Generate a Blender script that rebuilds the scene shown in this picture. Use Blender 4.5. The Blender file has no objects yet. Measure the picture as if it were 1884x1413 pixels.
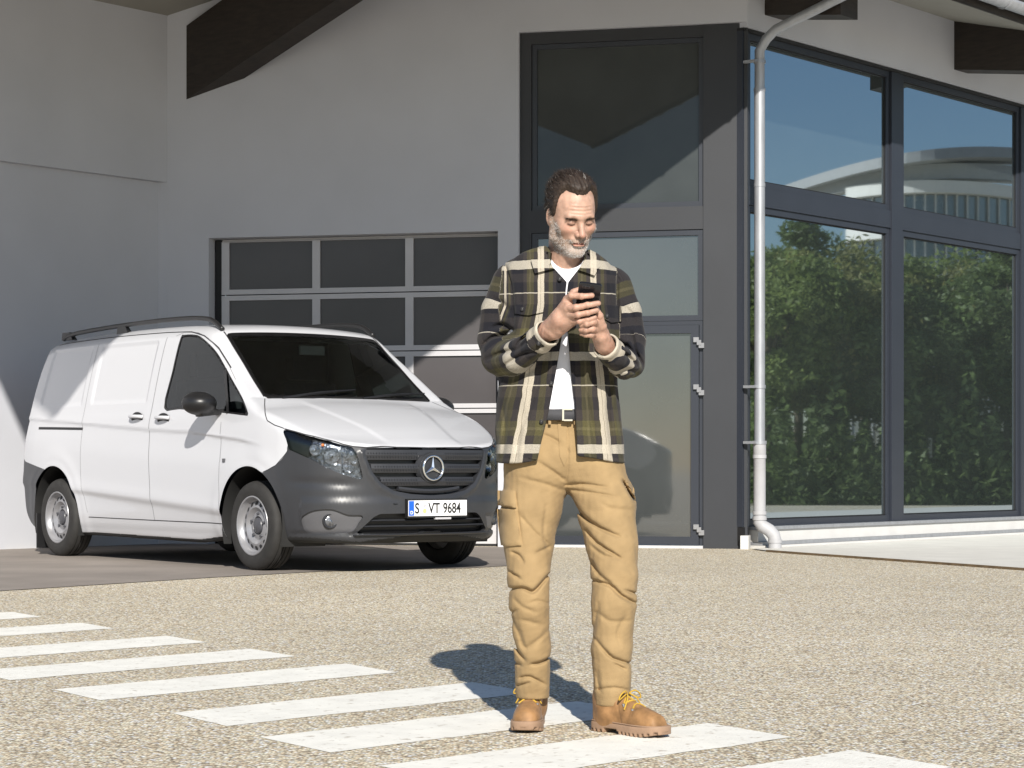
import bpy, bmesh, math, random
import numpy as np
from mathutils import Vector, Matrix
R = math.radians
random.seed(7); rng = np.random.default_rng(7)
scene = bpy.context.scene
COL = scene.collection

# ------------------------------------------------------------------ camera
cam_data = bpy.data.cameras.new('camera')
cam = bpy.data.objects.new('camera', cam_data); COL.objects.link(cam)
cam.location = (0, 0, 0.78); cam.rotation_euler = (R(90), 0, 0)
cam_data.sensor_width = 36.0
cam_data.lens = 36.0 * 4000 / 1884
cam_data.shift_y = 148.5 / 1884
cam_data.clip_end = 2000
scene.cycles.max_bounces = 6; scene.cycles.diffuse_bounces = 3; scene.cycles.glossy_bounces = 3; scene.cycles.transparent_max_bounces = 8
scene.camera = cam

# ------------------------------------------------------------------ light
SUNDIR = Vector((-0.095, 0.861, -0.50)).normalized()      # the way the light travels
world = bpy.data.worlds.new('World'); scene.world = world; world.use_nodes = True
wn = world.node_tree; wn.nodes.clear()
sky = wn.nodes.new('ShaderNodeTexSky'); sky.sky_type = 'NISHITA'; sky.sun_disc = False
sky.sun_elevation = math.asin(-SUNDIR.z)
sky.sun_rotation = math.atan2(-SUNDIR.x, -SUNDIR.y)
sky.air_density = 1.0; sky.dust_density = 0.3; sky.ozone_density = 3.0
bg = wn.nodes.new('ShaderNodeBackground'); bg.inputs[1].default_value = 0.070
wo = wn.nodes.new('ShaderNodeOutputWorld')
wn.links.new(sky.outputs[0], bg.inputs[0]); wn.links.new(bg.outputs[0], wo.inputs[0])
sd = bpy.data.lights.new('sun', 'SUN'); sd.energy = 5.0; sd.angle = R(0.55); sd.color = (1.0, 0.95, 0.87)
sun = bpy.data.objects.new('sun', sd); COL.objects.link(sun)
sun.rotation_euler = SUNDIR.to_track_quat('-Z', 'Y').to_euler(); sun.location = (3, -20, 30)
vs = scene.view_settings
vs.view_transform = 'Standard'; vs.look = 'None'; vs.exposure = 0.46; vs.gamma = 1.0
vs.use_curve_mapping = False

# ------------------------------------------------------------------ materials
MATS = {}
def nmat(name):
    m = bpy.data.materials.new(name); m.use_nodes = True
    MATS[name] = m
    nt = m.node_tree
    return m, nt, nt.nodes['Principled BSDF']
def vary(nt, base, amount, scale, coord='pos', detail=4, vec=None, stretch=None):
    """base colour with soft procedural variation; returns the colour socket"""
    n = nt.nodes; L = nt.links
    if coord == 'pos':
        g = n.new('ShaderNodeNewGeometry').outputs['Position']
    else:
        g = n.new('ShaderNodeTexCoord').outputs['Object']
    if stretch:
        mp = n.new('ShaderNodeMapping'); mp.inputs['Scale'].default_value = stretch
        L.new(g, mp.inputs[0]); g = mp.outputs[0]
    t = n.new('ShaderNodeTexNoise'); t.inputs['Scale'].default_value = scale; t.inputs['Detail'].default_value = detail
    L.new(g, t.inputs['Vector'])
    r = n.new('ShaderNodeValToRGB')
    b = Vector(base)
    r.color_ramp.elements[0].position = 0.3; r.color_ramp.elements[1].position = 0.7
    r.color_ramp.elements[0].color = (*(b * (1 - amount)), 1); r.color_ramp.elements[1].color = (*(b * (1 + amount)), 1)
    L.new(t.outputs[0], r.inputs[0])
    return r.outputs[0]
def bump(nt, p, scale, strength, dist=0.002, coord='pos', detail=5, stretch=None):
    n = nt.nodes; L = nt.links
    g = n.new('ShaderNodeNewGeometry').outputs['Position'] if coord == 'pos' else n.new('ShaderNodeTexCoord').outputs['Object']
    if stretch:
        mp = n.new('ShaderNodeMapping'); mp.inputs['Scale'].default_value = stretch
        L.new(g, mp.inputs[0]); g = mp.outputs[0]
    t = n.new('ShaderNodeTexNoise'); t.inputs['Scale'].default_value = scale; t.inputs['Detail'].default_value = detail
    L.new(g, t.inputs['Vector'])
    b = n.new('ShaderNodeBump'); b.inputs['Strength'].default_value = strength; b.inputs['Distance'].default_value = dist
    L.new(t.outputs[0], b.inputs['Height']); L.new(b.outputs[0], p.inputs['Normal'])
    return b
def simple(name, base, rough=0.5, metal=0.0, var=0.0, vs_=6.0, bmp=None, coord='pos', spec=0.5, coat=0.0, ior=1.5, stretch=None):
    m, nt, p = nmat(name)
    p.inputs['Base Color'].default_value = (*base, 1)
    p.inputs['Roughness'].default_value = rough; p.inputs['Metallic'].default_value = metal
    p.inputs['Specular IOR Level'].default_value = spec; p.inputs['IOR'].default_value = ior
    p.inputs['Coat Weight'].default_value = coat; p.inputs['Coat Roughness'].default_value = 0.03
    if var: nt.links.new(vary(nt, base, var, vs_, coord, stretch=stretch), p.inputs['Base Color'])
    if bmp: bump(nt, p, *bmp, coord=coord)
    return m
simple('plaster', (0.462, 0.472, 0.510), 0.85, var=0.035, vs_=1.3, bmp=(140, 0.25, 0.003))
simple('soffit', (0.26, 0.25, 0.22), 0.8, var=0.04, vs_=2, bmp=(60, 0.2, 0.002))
simple('beam_wood', (0.020, 0.014, 0.010), 0.6, var=0.35, vs_=2.2, bmp=(25, 0.4, 0.004), stretch=(3, 3, 18))
simple('anthracite', (0.022, 0.024, 0.029), 0.5, var=0.10, vs_=1.6, bmp=(220, 0.12, 0.001))
simple('anthracite_frame', (0.024, 0.028, 0.038), 0.38, var=0.05, vs_=3)
simple('dark_seal', (0.008, 0.008, 0.009), 0.6, var=0.1)
simple('alu_frame', (0.46, 0.455, 0.47), 0.45, var=0.04, vs_=4)
simple('alu_hinge', (0.33, 0.33, 0.34), 0.35, 0.6, var=0.05)
simple('zinc', (0.33, 0.34, 0.36), 0.42, 0.45, var=0.10, vs_=5, stretch=(4, 4, 1))
simple('pvc_grey', (0.36, 0.36, 0.37), 0.55, var=0.06, vs_=8)
simple('roof_sheet', (0.22, 0.20, 0.19), 0.6, var=0.1)
simple('plinth_white', (0.52, 0.515, 0.50), 0.8, var=0.05, vs_=5, bmp=(90, 0.25, 0.003))
simple('garage_pane', (0.075, 0.070, 0.072), 0.2, var=0.10, vs_=1.2, spec=0.3)
simple('door_pane', (0.050, 0.055, 0.056), 0.04, var=0.10, vs_=1.2, spec=0.6, ior=2.0)
simple('upper_pane', (0.045, 0.050, 0.050), 0.02, var=0.15, vs_=1.5, ior=1.45)
simple('facade_pane', (0.034, 0.042, 0.040), 0.017, var=0.1, vs_=2, ior=7.0)
MATS['facade_pane'].node_tree.nodes['Principled BSDF'].inputs['Specular Tint'].default_value = (0.80, 0.92, 1.0, 1)
def gravel_mat():
    m, nt, p = nmat('gravel'); n = nt.nodes; L = nt.links
    g = n.new('ShaderNodeNewGeometry').outputs['Position']
    v = n.new('ShaderNodeTexVoronoi'); v.inputs['Scale'].default_value = 92; L.new(g, v.inputs['Vector'])
    sep = n.new('ShaderNodeSeparateColor'); L.new(v.outputs['Color'], sep.inputs[0])
    r = n.new('ShaderNodeValToRGB'); e = r.color_ramp
    stops = [(a_, tuple(min(.92, 1.5 * q_ * w_) for q_, w_ in zip(c_, (1.0, .99, .945)))) for a_, c_ in [(0.0, (0.20, 0.155, 0.115)), (0.10, (0.30, 0.245, 0.185)), (0.25, (0.42, 0.34, 0.24)), (0.45, (0.56, 0.475, 0.35)), (0.62, (0.50, 0.435, 0.335)), (0.8, (0.66, 0.59, 0.46)), (0.95, (0.80, 0.75, 0.66))]]
    e.elements[0].position, e.elements[0].color = stops[0][0], (*stops[0][1], 1)
    e.elements[1].position, e.elements[1].color = stops[-1][0], (*stops[-1][1], 1)
    for pos, c in stops[1:-1]:
        q = e.elements.new(pos); q.color = (*c, 1)
    L.new(sep.outputs[0], r.inputs[0])
    big = n.new('ShaderNodeTexNoise'); big.inputs['Scale'].default_value = 0.55; big.inputs['Detail'].default_value = 5; L.new(g, big.inputs['Vector'])
    rb = n.new('ShaderNodeMapRange'); rb.inputs[1].default_value = 0.3; rb.inputs[2].default_value = 0.7; rb.inputs[3].default_value = 0.93; rb.inputs[4].default_value = 1.05
    L.new(big.outputs[0], rb.inputs[0])
    # binder between the stones
    d = n.new('ShaderNodeMapRange'); d.inputs[1].default_value = 0.0035; d.inputs[2].default_value = 0.0076; d.inputs[3].default_value = 1.0; d.inputs[4].default_value = 0.42
    v2 = n.new('ShaderNodeMath'); v2.operation = 'DIVIDE'; v2.inputs[1].default_value = 92
    L.new(v.outputs['Distance'], v2.inputs[0]); L.new(v2.outputs[0], d.inputs[0])
    mul = n.new('ShaderNodeMath'); mul.operation = 'MULTIPLY'; L.new(rb.outputs[0], mul.inputs[0]); L.new(d.outputs[0], mul.inputs[1])
    mx = n.new('ShaderNodeMix'); mx.data_type = 'RGBA'; mx.blend_type = 'MULTIPLY'; mx.inputs[0].default_value = 1
    L.new(r.outputs[0], mx.inputs[6]); L.new(mul.outputs[0], mx.inputs[7]); L.new(mx.outputs[2], p.inputs['Base Color'])
    p.inputs['Roughness'].default_value = 0.75
    b = n.new('ShaderNodeBump'); b.inputs['Strength'].default_value = 0.55; b.inputs['Distance'].default_value = 0.006; b.invert = True
    L.new(v2.outputs[0], b.inputs['Height']); b.inputs['Distance'].default_value = 0.9; b.inputs['Strength'].default_value = 0.35
    L.new(b.outputs[0], p.inputs['Normal'])
gravel_mat()
def paint_mat():
    m, nt, p = nmat('road_paint'); n = nt.nodes; L = nt.links
    c = vary(nt, (0.82, 0.80, 0.73), 0.06, 9)
    g = n.new('ShaderNodeNewGeometry').outputs['Position']
    v = n.new('ShaderNodeTexVoronoi'); v.inputs['Scale'].default_value = 92; L.new(g, v.inputs['Vector'])
    t = n.new('ShaderNodeTexNoise'); t.inputs['Scale'].default_value = 30; t.inputs['Detail'].default_value = 6; L.new(g, t.inputs['Vector'])
    mr = n.new('ShaderNodeMapRange'); mr.inputs[1].default_value = 0.60; mr.inputs[2].default_value = 0.72; L.new(t.outputs[0], mr.inputs[0])
    mx = n.new('ShaderNodeMix'); mx.data_type = 'RGBA'; mx.inputs[7].default_value = (0.5, 0.45, 0.38, 1)
    L.new(mr.outputs[0], mx.inputs[0]); L.new(c, mx.inputs[6]); L.new(mx.outputs[2], p.inputs['Base Color'])
    p.inputs['Roughness'].default_value = 0.7
    b = n.new('ShaderNodeBump'); b.inputs['Strength'].default_value = 0.3; b.inputs['Distance'].default_value = 0.004; b.invert = True
    L.new(v.outputs['Distance'], b.inputs['Height']); L.new(b.outputs[0], p.inputs['Normal'])
paint_mat()
simple('asphalt', (0.235, 0.205, 0.180), 0.8, var=0.16, vs_=1.4, bmp=(110, 0.5, 0.004))
simple('concrete', (0.60, 0.58, 0.53), 0.8, var=0.06, vs_=3, bmp=(60, 0.3, 0.003))
simple('edging', (0.14, 0.095, 0.05), 0.8, var=0.3, vs_=9)

# ------------------------------------------------------------------ mesh helpers
def link(name, me, mat=None, parent=None, smooth=False):
    o = bpy.data.objects.new(name, me); COL.objects.link(o)
    if mat is not None:
        for mm in (mat if isinstance(mat, (list, tuple)) else [mat]):
            me.materials.append(MATS[mm] if isinstance(mm, str) else mm)
    if parent is not None: o.parent = parent
    if smooth:
        me.polygons.foreach_set('use_smooth', [True] * len(me.polygons))
    return o
def mk(name, verts, faces, mat, parent=None, smooth=False):
    me = bpy.data.meshes.new(name)
    me.from_pydata([tuple(map(float, v)) for v in verts], [], [tuple(map(int, f)) for f in faces]); me.update()
    return link(name, me, mat, parent, smooth)
def mknp(name, V, Q, mat, parent=None, smooth=True):
    """fast mesh from numpy arrays; Q is (n,3) or (n,4)"""
    V = np.asarray(V, np.float32); Q = np.asarray(Q, np.int32)
    me = bpy.data.meshes.new(name)
    me.vertices.add(len(V)); me.vertices.foreach_set('co', V.ravel())
    k = Q.shape[1]
    me.loops.add(Q.size); me.loops.foreach_set('vertex_index', Q.ravel())
    me.polygons.add(len(Q)); me.polygons.foreach_set('loop_start', np.arange(0, Q.size, k, dtype=np.int32))
    me.update(calc_edges=True); me.validate()
    return link(name, me, mat, parent, smooth)
def bm_obj(name, bm, mat, parent=None, smooth=False, bevel=0.0, seg=2):
    if bevel:
        es = [e for e in bm.edges if len(e.link_faces) == 2 and e.calc_face_angle(0) > 0.4]
        bmesh.ops.bevel(bm, geom=es, offset=bevel, segments=seg, profile=0.5, affect='EDGES', clamp_overlap=True)
    bmesh.ops.recalc_face_normals(bm, faces=bm.faces[:])
    me = bpy.data.meshes.new(name); bm.to_mesh(me); bm.free()
    o = link(name, me, mat, parent, False)
    if smooth:
        me.polygons.foreach_set('use_smooth', [True] * len(me.polygons))
        me.set_sharp_from_angle(angle=R(40))
    return o
HEX = [(0, 3, 2, 1), (4, 5, 6, 7), (0, 1, 5, 4), (1, 2, 6, 5), (2, 3, 7, 6), (3, 0, 4, 7)]
def hexa(name, pts, mat, parent=None, bevel=0.0, smooth=False, seg=2):
    bm = bmesh.new(); vsx = [bm.verts.new(p) for p in pts]
    for f in HEX: bm.faces.new([vsx[i] for i in f])
    return bm_obj(name, bm, mat, parent, smooth or bevel > 0, bevel, seg)
class Frame:
    """a wall's own axes: u along the wall, w out of the wall, z up"""
    def __init__(s, origin, d, n):
        s.o = np.array([origin[0], origin[1], 0.0]); s.d = np.array([d[0], d[1], 0.0]); s.n = np.array([n[0], n[1], 0.0])
    def __call__(s, u, w, z): return s.o + s.d * u + s.n * w + np.array([0, 0, z])
    def box(s, name, u0, u1, w0, w1, z0, z1, mat, parent=None, bevel=0.0):
        p = [s(u0, w0, z0), s(u1, w0, z0), s(u1, w1, z0), s(u0, w1, z0), s(u0, w0, z1), s(u1, w0, z1), s(u1, w1, z1), s(u0, w1, z1)]
        return hexa(name, p, mat, parent, bevel)
def tube_mesh(path, rad, n=12, closed_ends=True, up=None):
    """verts, faces of a tube along a polyline; rad a number or list"""
    P = [np.array(p, float) for p in path]; m = len(P)
    rad = [rad] * m if np.isscalar(rad) else rad
    V = []; F = []
    T = [P[1] - P[0]] + [P[i + 1] - P[i - 1] for i in range(1, m - 1)] + [P[-1] - P[-2]]
    T = [t / np.linalg.norm(t) for t in T]
    a = np.cross(T[0], [0, 0, 1.0]); 
    if np.linalg.norm(a) < 1e-3: a = np.cross(T[0], [1.0, 0, 0])
    a /= np.linalg.norm(a)
    for i in range(m):
        a = a - T[i] * (a @ T[i]); a /= np.linalg.norm(a); b = np.cross(T[i], a)
        for k in range(n):
            t = 2 * math.pi * k / n
            V.append(P[i] + rad[i] * (math.cos(t) * a + math.sin(t) * b))
    for i in range(m - 1):
        for k in range(n):
            F.append((i * n + k, i * n + (k + 1) % n, (i + 1) * n + (k + 1) % n, (i + 1) * n + k))
    if closed_ends:
        F.append(tuple(range(n))[::-1]); F.append(tuple((m - 1) * n + k for k in range(n)))
    return V, F
def tube(name, path, rad, mat, parent=None, n=12, smooth=True):
    V, F = tube_mesh(path, rad, n)
    o = mk(name, V, F, mat, parent, smooth)
    if smooth: o.data.set_sharp_from_angle(angle=R(50))
    return o
def empty(name, loc=(0, 0, 0), rz=0.0):
    o = bpy.data.objects.new(name, None); COL.objects.link(o); o.location = loc; o.rotation_euler = (0, 0, rz)
    o.empty_display_size = 0.2
    return o
def tag(o, label=None, cat=None, group=None, kind=None):
    if label: o['label'] = label
    if cat: o['category'] = cat
    if group: o['group'] = group
    if kind: o['kind'] = kind
    return o

# ------------------------------------------------------------------ ground
def gz(y): return 0.0 if y >= 15 else (-0.0106 * (15 - y) if y > 0 else -0.159)
ys = [-250, 0, 15, 400]
V = []; Fq = []
for y in ys:
    V += [(-300, y, gz(y)), (300, y, gz(y))]
for i in range(len(ys) - 1): Fq.append((2 * i, 2 * i + 1, 2 * i + 3, 2 * i + 2))
ground = tag(mk('ground', V, Fq, 'gravel'), kind='structure')
def sheet(name, poly, mat, dz, kind='structure', parent=None):
    """flat polygon laid on the ground (clipped where the ground bends)"""
    bm = bmesh.new(); f = bm.faces.new([bm.verts.new((x, y, 0)) for x, y in poly])
    bmesh.ops.bisect_plane(bm, geom=bm.verts[:] + bm.edges[:] + bm.faces[:], plane_co=(0, 15, 0), plane_no=(0, 1, 0))
    for v in bm.verts: v.co.z = gz(v.co.y) + dz
    bmesh.ops.recalc_face_normals(bm, faces=bm.faces[:])
    for f in bm.faces:
        if f.normal.z < 0: f.normal_flip()
    me = bpy.data.meshes.new(name); bm.to_mesh(me); bm.free()
    o = link(name, me, mat, parent)
    if kind: tag(o, kind=kind)
    return o
apron_edge = [(-9.0, 7.6), (-5.6, 10.9), (-3.21, 13.64), (-2.0, 15.07), (-1.39, 15.84), (-0.33, 16.36), (0.12, 16.9)]
sheet('asphalt_apron', apron_edge + [(0.35, 20.40), (-3.3, 21.5), (-9.5, 14.5)], 'asphalt', 0.004)
sheet('pavement', [(2.30, 19.46), (2.55, 18.85), (3.05, 17.72), (3.80, 16.02), (5.5, 12.2), (9.5, 12.6), (9.8, 17.0), (24, 34), (16, 37), (2.2, 20.0)], 'concrete', 0.010)
eg = [(2.30, 19.46), (2.55, 18.85), (3.05, 17.72), (3.80, 16.02), (5.5, 12.2)]
Vv = []; Ff = []
for i, (x, y) in enumerate(eg):
    dx, dy = 0.030, 0.012
    z = gz(y)
    Vv += [(x - dx, y - dy, z - .01), (x - dx, y - dy, z + .018), (x + .004, y, z + .018), (x + .004, y, z - .01)]
for i in range(len(eg) - 1):
    for k in range(3): Ff.append((4 * i + k, 4 * i + k + 1, 4 * i + 5 + k, 4 * i + 4 + k))
tag(mk('kerb', Vv, Ff, 'edging'), kind='structure')
# zebra crossing: painted bars, children of the ground
STX = [-3.27, -2.756, -2.233, -1.666, -1.184, -.705, -.157, .235, .65, 1.03, 1.44]
STY = [12.69, 11.985, 11.266, 10.509, 9.848, 9.186, 8.471, 7.86, 7.25, 6.61, 5.95]
for k in range(len(STX)):
    tr = np.array([STX[k], STY[k]])
    wv = np.array([0.240, -0.345]); lv = np.array([-1.03, -0.955])
    q = [tr, tr + wv, tr + wv + lv, tr + lv]
    N = 14; up = []; dn = []
    for i in range(N + 1):
        t = i / N
        up.append(q[0] + (q[3] - q[0]) * t + rng.normal(0, .0035, 2)); dn.append(q[1] + (q[2] - q[1]) * t + rng.normal(0, .0035, 2))
    sheet('painted_stripe', [tuple(p) for p in up + dn[::-1]], 'road_paint', 0.0015, kind=None, parent=ground)
# ------------------------------------------------------------------ building
building = empty('building', (0, 0, 0))
tag(building, 'white rendered building with dark glazed corner, garage door and wide overhanging roof', 'building')
A = np.array([-3.3919, 21.4]); B = np.array([2.175825, 20.1])
dF = (B - A) / np.linalg.norm(B - A); nF = np.array([dF[1], -dF[0]])
fR = np.array([0.64, 0.768]); fR /= np.linalg.norm(fR); nR = np.array([fR[1], -fR[0]])
FW = Frame(A, dF, nF); RW = Frame(B, fR, nR); LW = Frame(A, fR, nR)
LEN = float(np.linalg.norm(B - A))
def roof_z(un):                                   # underside of the gable roof, un measured from the left wall along nR
    return min(5.2 + 0.30 * un, 5.5 - 0.25 * (un - 5.11))
UR = (5.5 + .25 * 5.11 - 5.2) / .55               # ridge
dn = float(dF @ nR)
def wall(name, fr, us, zs, holes, thick, mat, top=None):
    """wall slab with rectangular openings; top(u) bends the upper edge"""
    bm = bmesh.new(); vc = {}
    def v(i, j, b):
        if (i, j, b) not in vc:
            z = zs[j]
            if top and j == len(zs) - 1: z = top(us[i])
            vc[(i, j, b)] = bm.verts.new(fr(us[i], -thick if b else 0, z))
        return vc[(i, j, b)]
    def solid(i, j):
        if not (0 <= i < len(us) - 1 and 0 <= j < len(zs) - 1): return False
        uc = (us[i] + us[i + 1]) / 2; zc = (zs[j] + zs[j + 1]) / 2
        return not any(a <= uc <= b and c <= zc <= d for a, b, c, d in holes)
    for i in range(len(us) - 1):
        for j in range(len(zs) - 1):
            if not solid(i, j): continue
            bm.faces.new([v(i, j, 0), v(i + 1, j, 0), v(i + 1, j + 1, 0), v(i, j + 1, 0)])
            bm.faces.new([v(i, j, 1), v(i, j + 1, 1), v(i + 1, j + 1, 1), v(i + 1, j, 1)])
            for (di, dj, a, b) in ((-1, 0, (i, j), (i, j + 1)), (1, 0, (i + 1, j), (i + 1, j + 1)), (0, -1, (i, j), (i + 1, j)), (0, 1, (i, j + 1), (i + 1, j + 1))):
                if not solid(i + di, j + dj):
                    bm.faces.new([v(*a, 0), v(*b, 0), v(*b, 1), v(*a, 1)])
    return bm_obj(name, bm, mat, building)
G0, G1, GT = 0.432, 3.345, 3.0
P0, P1, PT = 3.548, LEN, 4.877
wall('front_wall', FW, [0, G0, UR / dn, G1, P0, LEN], [-0.1, GT, PT, 5.6], [(G0, G1, -1, GT), (P0, P1 + 1, -1, PT)], 0.36, 'plaster', top=lambda u: roof_z(u * dn) + 0.03)
wall('side_wall', LW, [-9.0, 0.16], [-0.1, 3.56], [], 0.30, 'plaster').location = tuple(-np.array([nR[0], nR[1], 0]) * 0.085)
wall('front_wall', FW, [-0.16, -0.0005], [-0.1, 3.575], [], 0.30, 'plaster')
wall('side_wall', LW, [-9.0, 0.02], [3.56, 5.23], [], 0.385, 'plaster')
wall('facade_wall', RW, [-0.0, 14.0], [4.83, 5.53], [], 0.30, 'plaster')

# roof: two slopes, each a slab with thickness, plus gutter and fascia on the right eave
V0, V1 = None, 14.0
def rp(un, v, dz=0.0):
    if v is None: v = -6.8 - .375 * (un - 5.0)      # the front verge runs slightly aslant
    p = A + nR * un + fR * v
    return (p[0], p[1], roof_z(un) + dz)
roof = empty('roof'); roof.parent = building
for a, b in ((-1.2, UR), (UR, 6.32)):
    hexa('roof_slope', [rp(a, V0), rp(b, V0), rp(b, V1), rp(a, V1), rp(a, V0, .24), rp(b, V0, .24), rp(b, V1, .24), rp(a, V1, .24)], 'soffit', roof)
hexa('roof_covering', [rp(-1.25, V0, .245), rp(UR, V0, .245), rp(UR, V1, .245), rp(-1.25, V1, .245), rp(-1.25, V0, .29), rp(UR, V0, .29), rp(UR, V1, .29), rp(-1.25, V1, .29)], 'roof_sheet', roof)
hexa('roof_covering', [rp(UR, V0, .245), rp(6.36, V0, .245), rp(6.36, V1, .245), rp(UR, V1, .245), rp(UR, V0, .29), rp(6.36, V0, .29), rp(6.36, V1, .29), rp(UR, V1, .29)], 'roof_sheet', roof)
hexa('fascia', [rp(6.323, V0, -.02), rp(6.365, V0, -.02), rp(6.365, V1, -.02), rp(6.323, V1, -.02), rp(6.323, V0, .235), rp(6.365, V0, .235), rp(6.365, V1, .235), rp(6.323, V1, .235)], 'beam_wood', roof)
# half-round gutter on the right eave
gv = []; gf = []
gc0 = np.array(rp(6.46, -7.36)); gc1 = np.array(rp(6.46, V1)); gc0[2] = gc1[2] = 5.30
NG = 11
for c in (gc0, gc1):
    for rr in (0.085, 0.081):
        for k in range(NG):
            t = math.pi * k / (NG - 1)
            gv.append(c + np.array([nR[0], nR[1], 0]) * rr * math.cos(t) + np.array([0, 0, -1]) * rr * math.sin(t))
for k in range(NG - 1):
    gf.append((k, k + 1, 2 * NG + k + 1, 2 * NG + k)); gf.append((NG + k, 3 * NG + k, 3 * NG + k + 1, NG + k + 1))
    gf.append((k, NG + k, NG + k + 1, k + 1))
gf += [(0, 2 * NG, 3 * NG, NG), (NG - 1, 2 * NG - 1, 4 * NG - 1, 3 * NG - 1)]
mk('gutter', gv, gf, 'zinc', roof, True)
for v in np.arange(-7.0, 9, 0.8):              # gutter brackets
    c = np.array(rp(6.46, v)); c[2] = 5.30
    pth = [c + np.array([nR[0], nR[1], 0]) * .092 * math.cos(t) + np.array([0, 0, -1]) * .092 * math.sin(t) for t in np.linspace(-.15, math.pi + .1, 10)]
    tube('gutter_bracket', pth, 0.007, 'zinc', roof, 5)
# rafters below the roof
def rafter(u0, u1, v, w, z0a, z0b, h0, h1):
    p = []
    for (u, z, h) in ((u0, z0a, h0), (u1, z0b, h1)):
        for vv in (v, v + w):
            q = A + nR * u + fR * vv
            p.append((q[0], q[1], z)); p.append((q[0], q[1], z + h))
    # p: [u0v0 lo,hi, u0v1 lo,hi, u1v0 lo,hi, u1v1 lo,hi]
    hexa('rafter', [p[0], p[4], p[6], p[2], p[1], p[5], p[7], p[3]], 'beam_wood', roof, 0.006)
q0 = (A + dF * 0.199); vb = float((q0 - A) @ fR); ub = float((q0 - A) @ nR)
rafter(ub - .25, UR - .01, vb, 0.27, 4.368 - .25 * .34, 4.368 + (UR - .01 - ub) * .34, 0.72, roof_z(UR - .01) - 4.368 - (UR - .01 - ub) * .34 - .004)
# rafter tails carrying the right eave (they come out of the facade wall)
vB = float((B - A) @ fR); uB = float((B - A) @ nR)
for s in (0.292, 3.95, 7.6):
    rafter(uB - .3, uB + 0.82, vB + s, 0.30, 4.985 + .3 * .13, 4.985 - .82 * .13, roof_z(uB - .3) - 4.985 - .04, roof_z(uB + .82) - 4.985 + .82 * .13 - .004)

# garage door -----------------------------------------------------------------
gd = empty('garage_door'); gd.parent = building
ZR = [2.972, 2.506, 2.391, 1.937, 1.822, 1.372, 1.272, 0.822, 0.707, 0.257, 0.12]
dep = -0.14
FW.box('door_jamb', G0 + .005, G0 + .075, dep - .12, dep - .02, 0, GT - .01, 'dark_seal', gd)
FW.box('door_lintel', G0 + .08, G1, dep - .12, dep - .025, 2.975, GT - .004, 'alu_frame', gd)
cols = [(0.59, 1.449), (1.527, 2.391), (2.472, 3.335)]
secs = [(2.975, 2.449), (2.447, 1.880), (1.878, 1.322), (1.320, 0.765), (0.763, 0.02)]
rows = [(2.962, 2.506), (2.391, 1.937), (1.822, 1.372), (1.272, 0.822), (0.707, 0.257)]
for (zt, zb), (pt, pb) in zip(secs, rows):
    fr = empty('door_section'); fr.parent = gd
    e = 0.004
    FW.box('rail', G0 + .08, G1, dep - .04, dep, pt + e, zt - e, 'alu_frame', fr, 0.004)
    FW.box('rail', G0 + .08, G1, dep - .04, dep, zb + e, pb - e, 'alu_frame', fr, 0.004)
    for ua, ub_ in ((G0 + .08, cols[0][0]), (cols[0][1], cols[1][0]), (cols[1][1], cols[2][0])):
        FW.box('stile', ua, ub_, dep - .04, dep - .002, pb - e, pt + e, 'alu_frame', fr, 0.003)
    for ua, ub_ in cols:
        FW.box('pane', ua - .01, ub_ + .01, dep - .034, dep - .024, pb - .012, pt + .012, 'garage_pane', fr)
FW.box('bottom_seal', G0 + .08, G1, dep - .035, dep - .005, 0.003, 0.02, 'dark_seal', gd)
FW.box('door_backing', G0 + .08, G1, dep - .30, dep - .12, 0.0, GT, 'dark_seal', gd)

# dark glazed portal ----------------------------------------------------------
pw = -0.05
po = empty('glazed_portal'); po.parent = building
FW.box('panel', P0 + .004, 3.66, pw - .2, pw, 0.0, PT - .002, 'anthracite', po)
FW.box('panel', 3.66, 5.302, pw - .2, pw, 4.765, PT - .002, 'anthracite', po)
FW.box('panel', 3.66, 5.302, pw - .2, pw, 2.976, 3.190, 'anthracite', po)
FW.box('corner_panel', 5.302, LEN - .004, pw - .24, pw + .012, 0.0, PT - .004, 'anthracite', po, 0.004)
FW.box('threshold', 3.66, 5.30, pw - .2, pw + .03, 0.0, 0.025, 'alu_frame', po)
# upper fixed light
uw = empty('upper_window'); uw.parent = building
ft = 0.045
def frame4(fr, par, u0, u1, z0, z1, t, w0, w1, mat, nm='frame_bar', bev=0.004):
    fr.box(nm, u0, u1, w0, w1, z1 - t, z1, mat, par, bev); fr.box(nm, u0, u1, w0, w1, z0, z0 + t, mat, par, bev)
    fr.box(nm, u0, u0 + t, w0, w1 - .001, z0 + t, z1 - t, mat, par, bev); fr.box(nm, u1 - t, u1, w0, w1 - .001, z0 + t, z1 - t, mat, par, bev)
frame4(FW, uw, 3.664, 5.300, 3.192, 4.763, ft, pw - .09, pw - .02, 'anthracite_frame')
FW.box('pane', 3.70, 5.262, pw - .06, pw - .045, 3.23, 4.725, 'upper_pane', uw)
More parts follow.
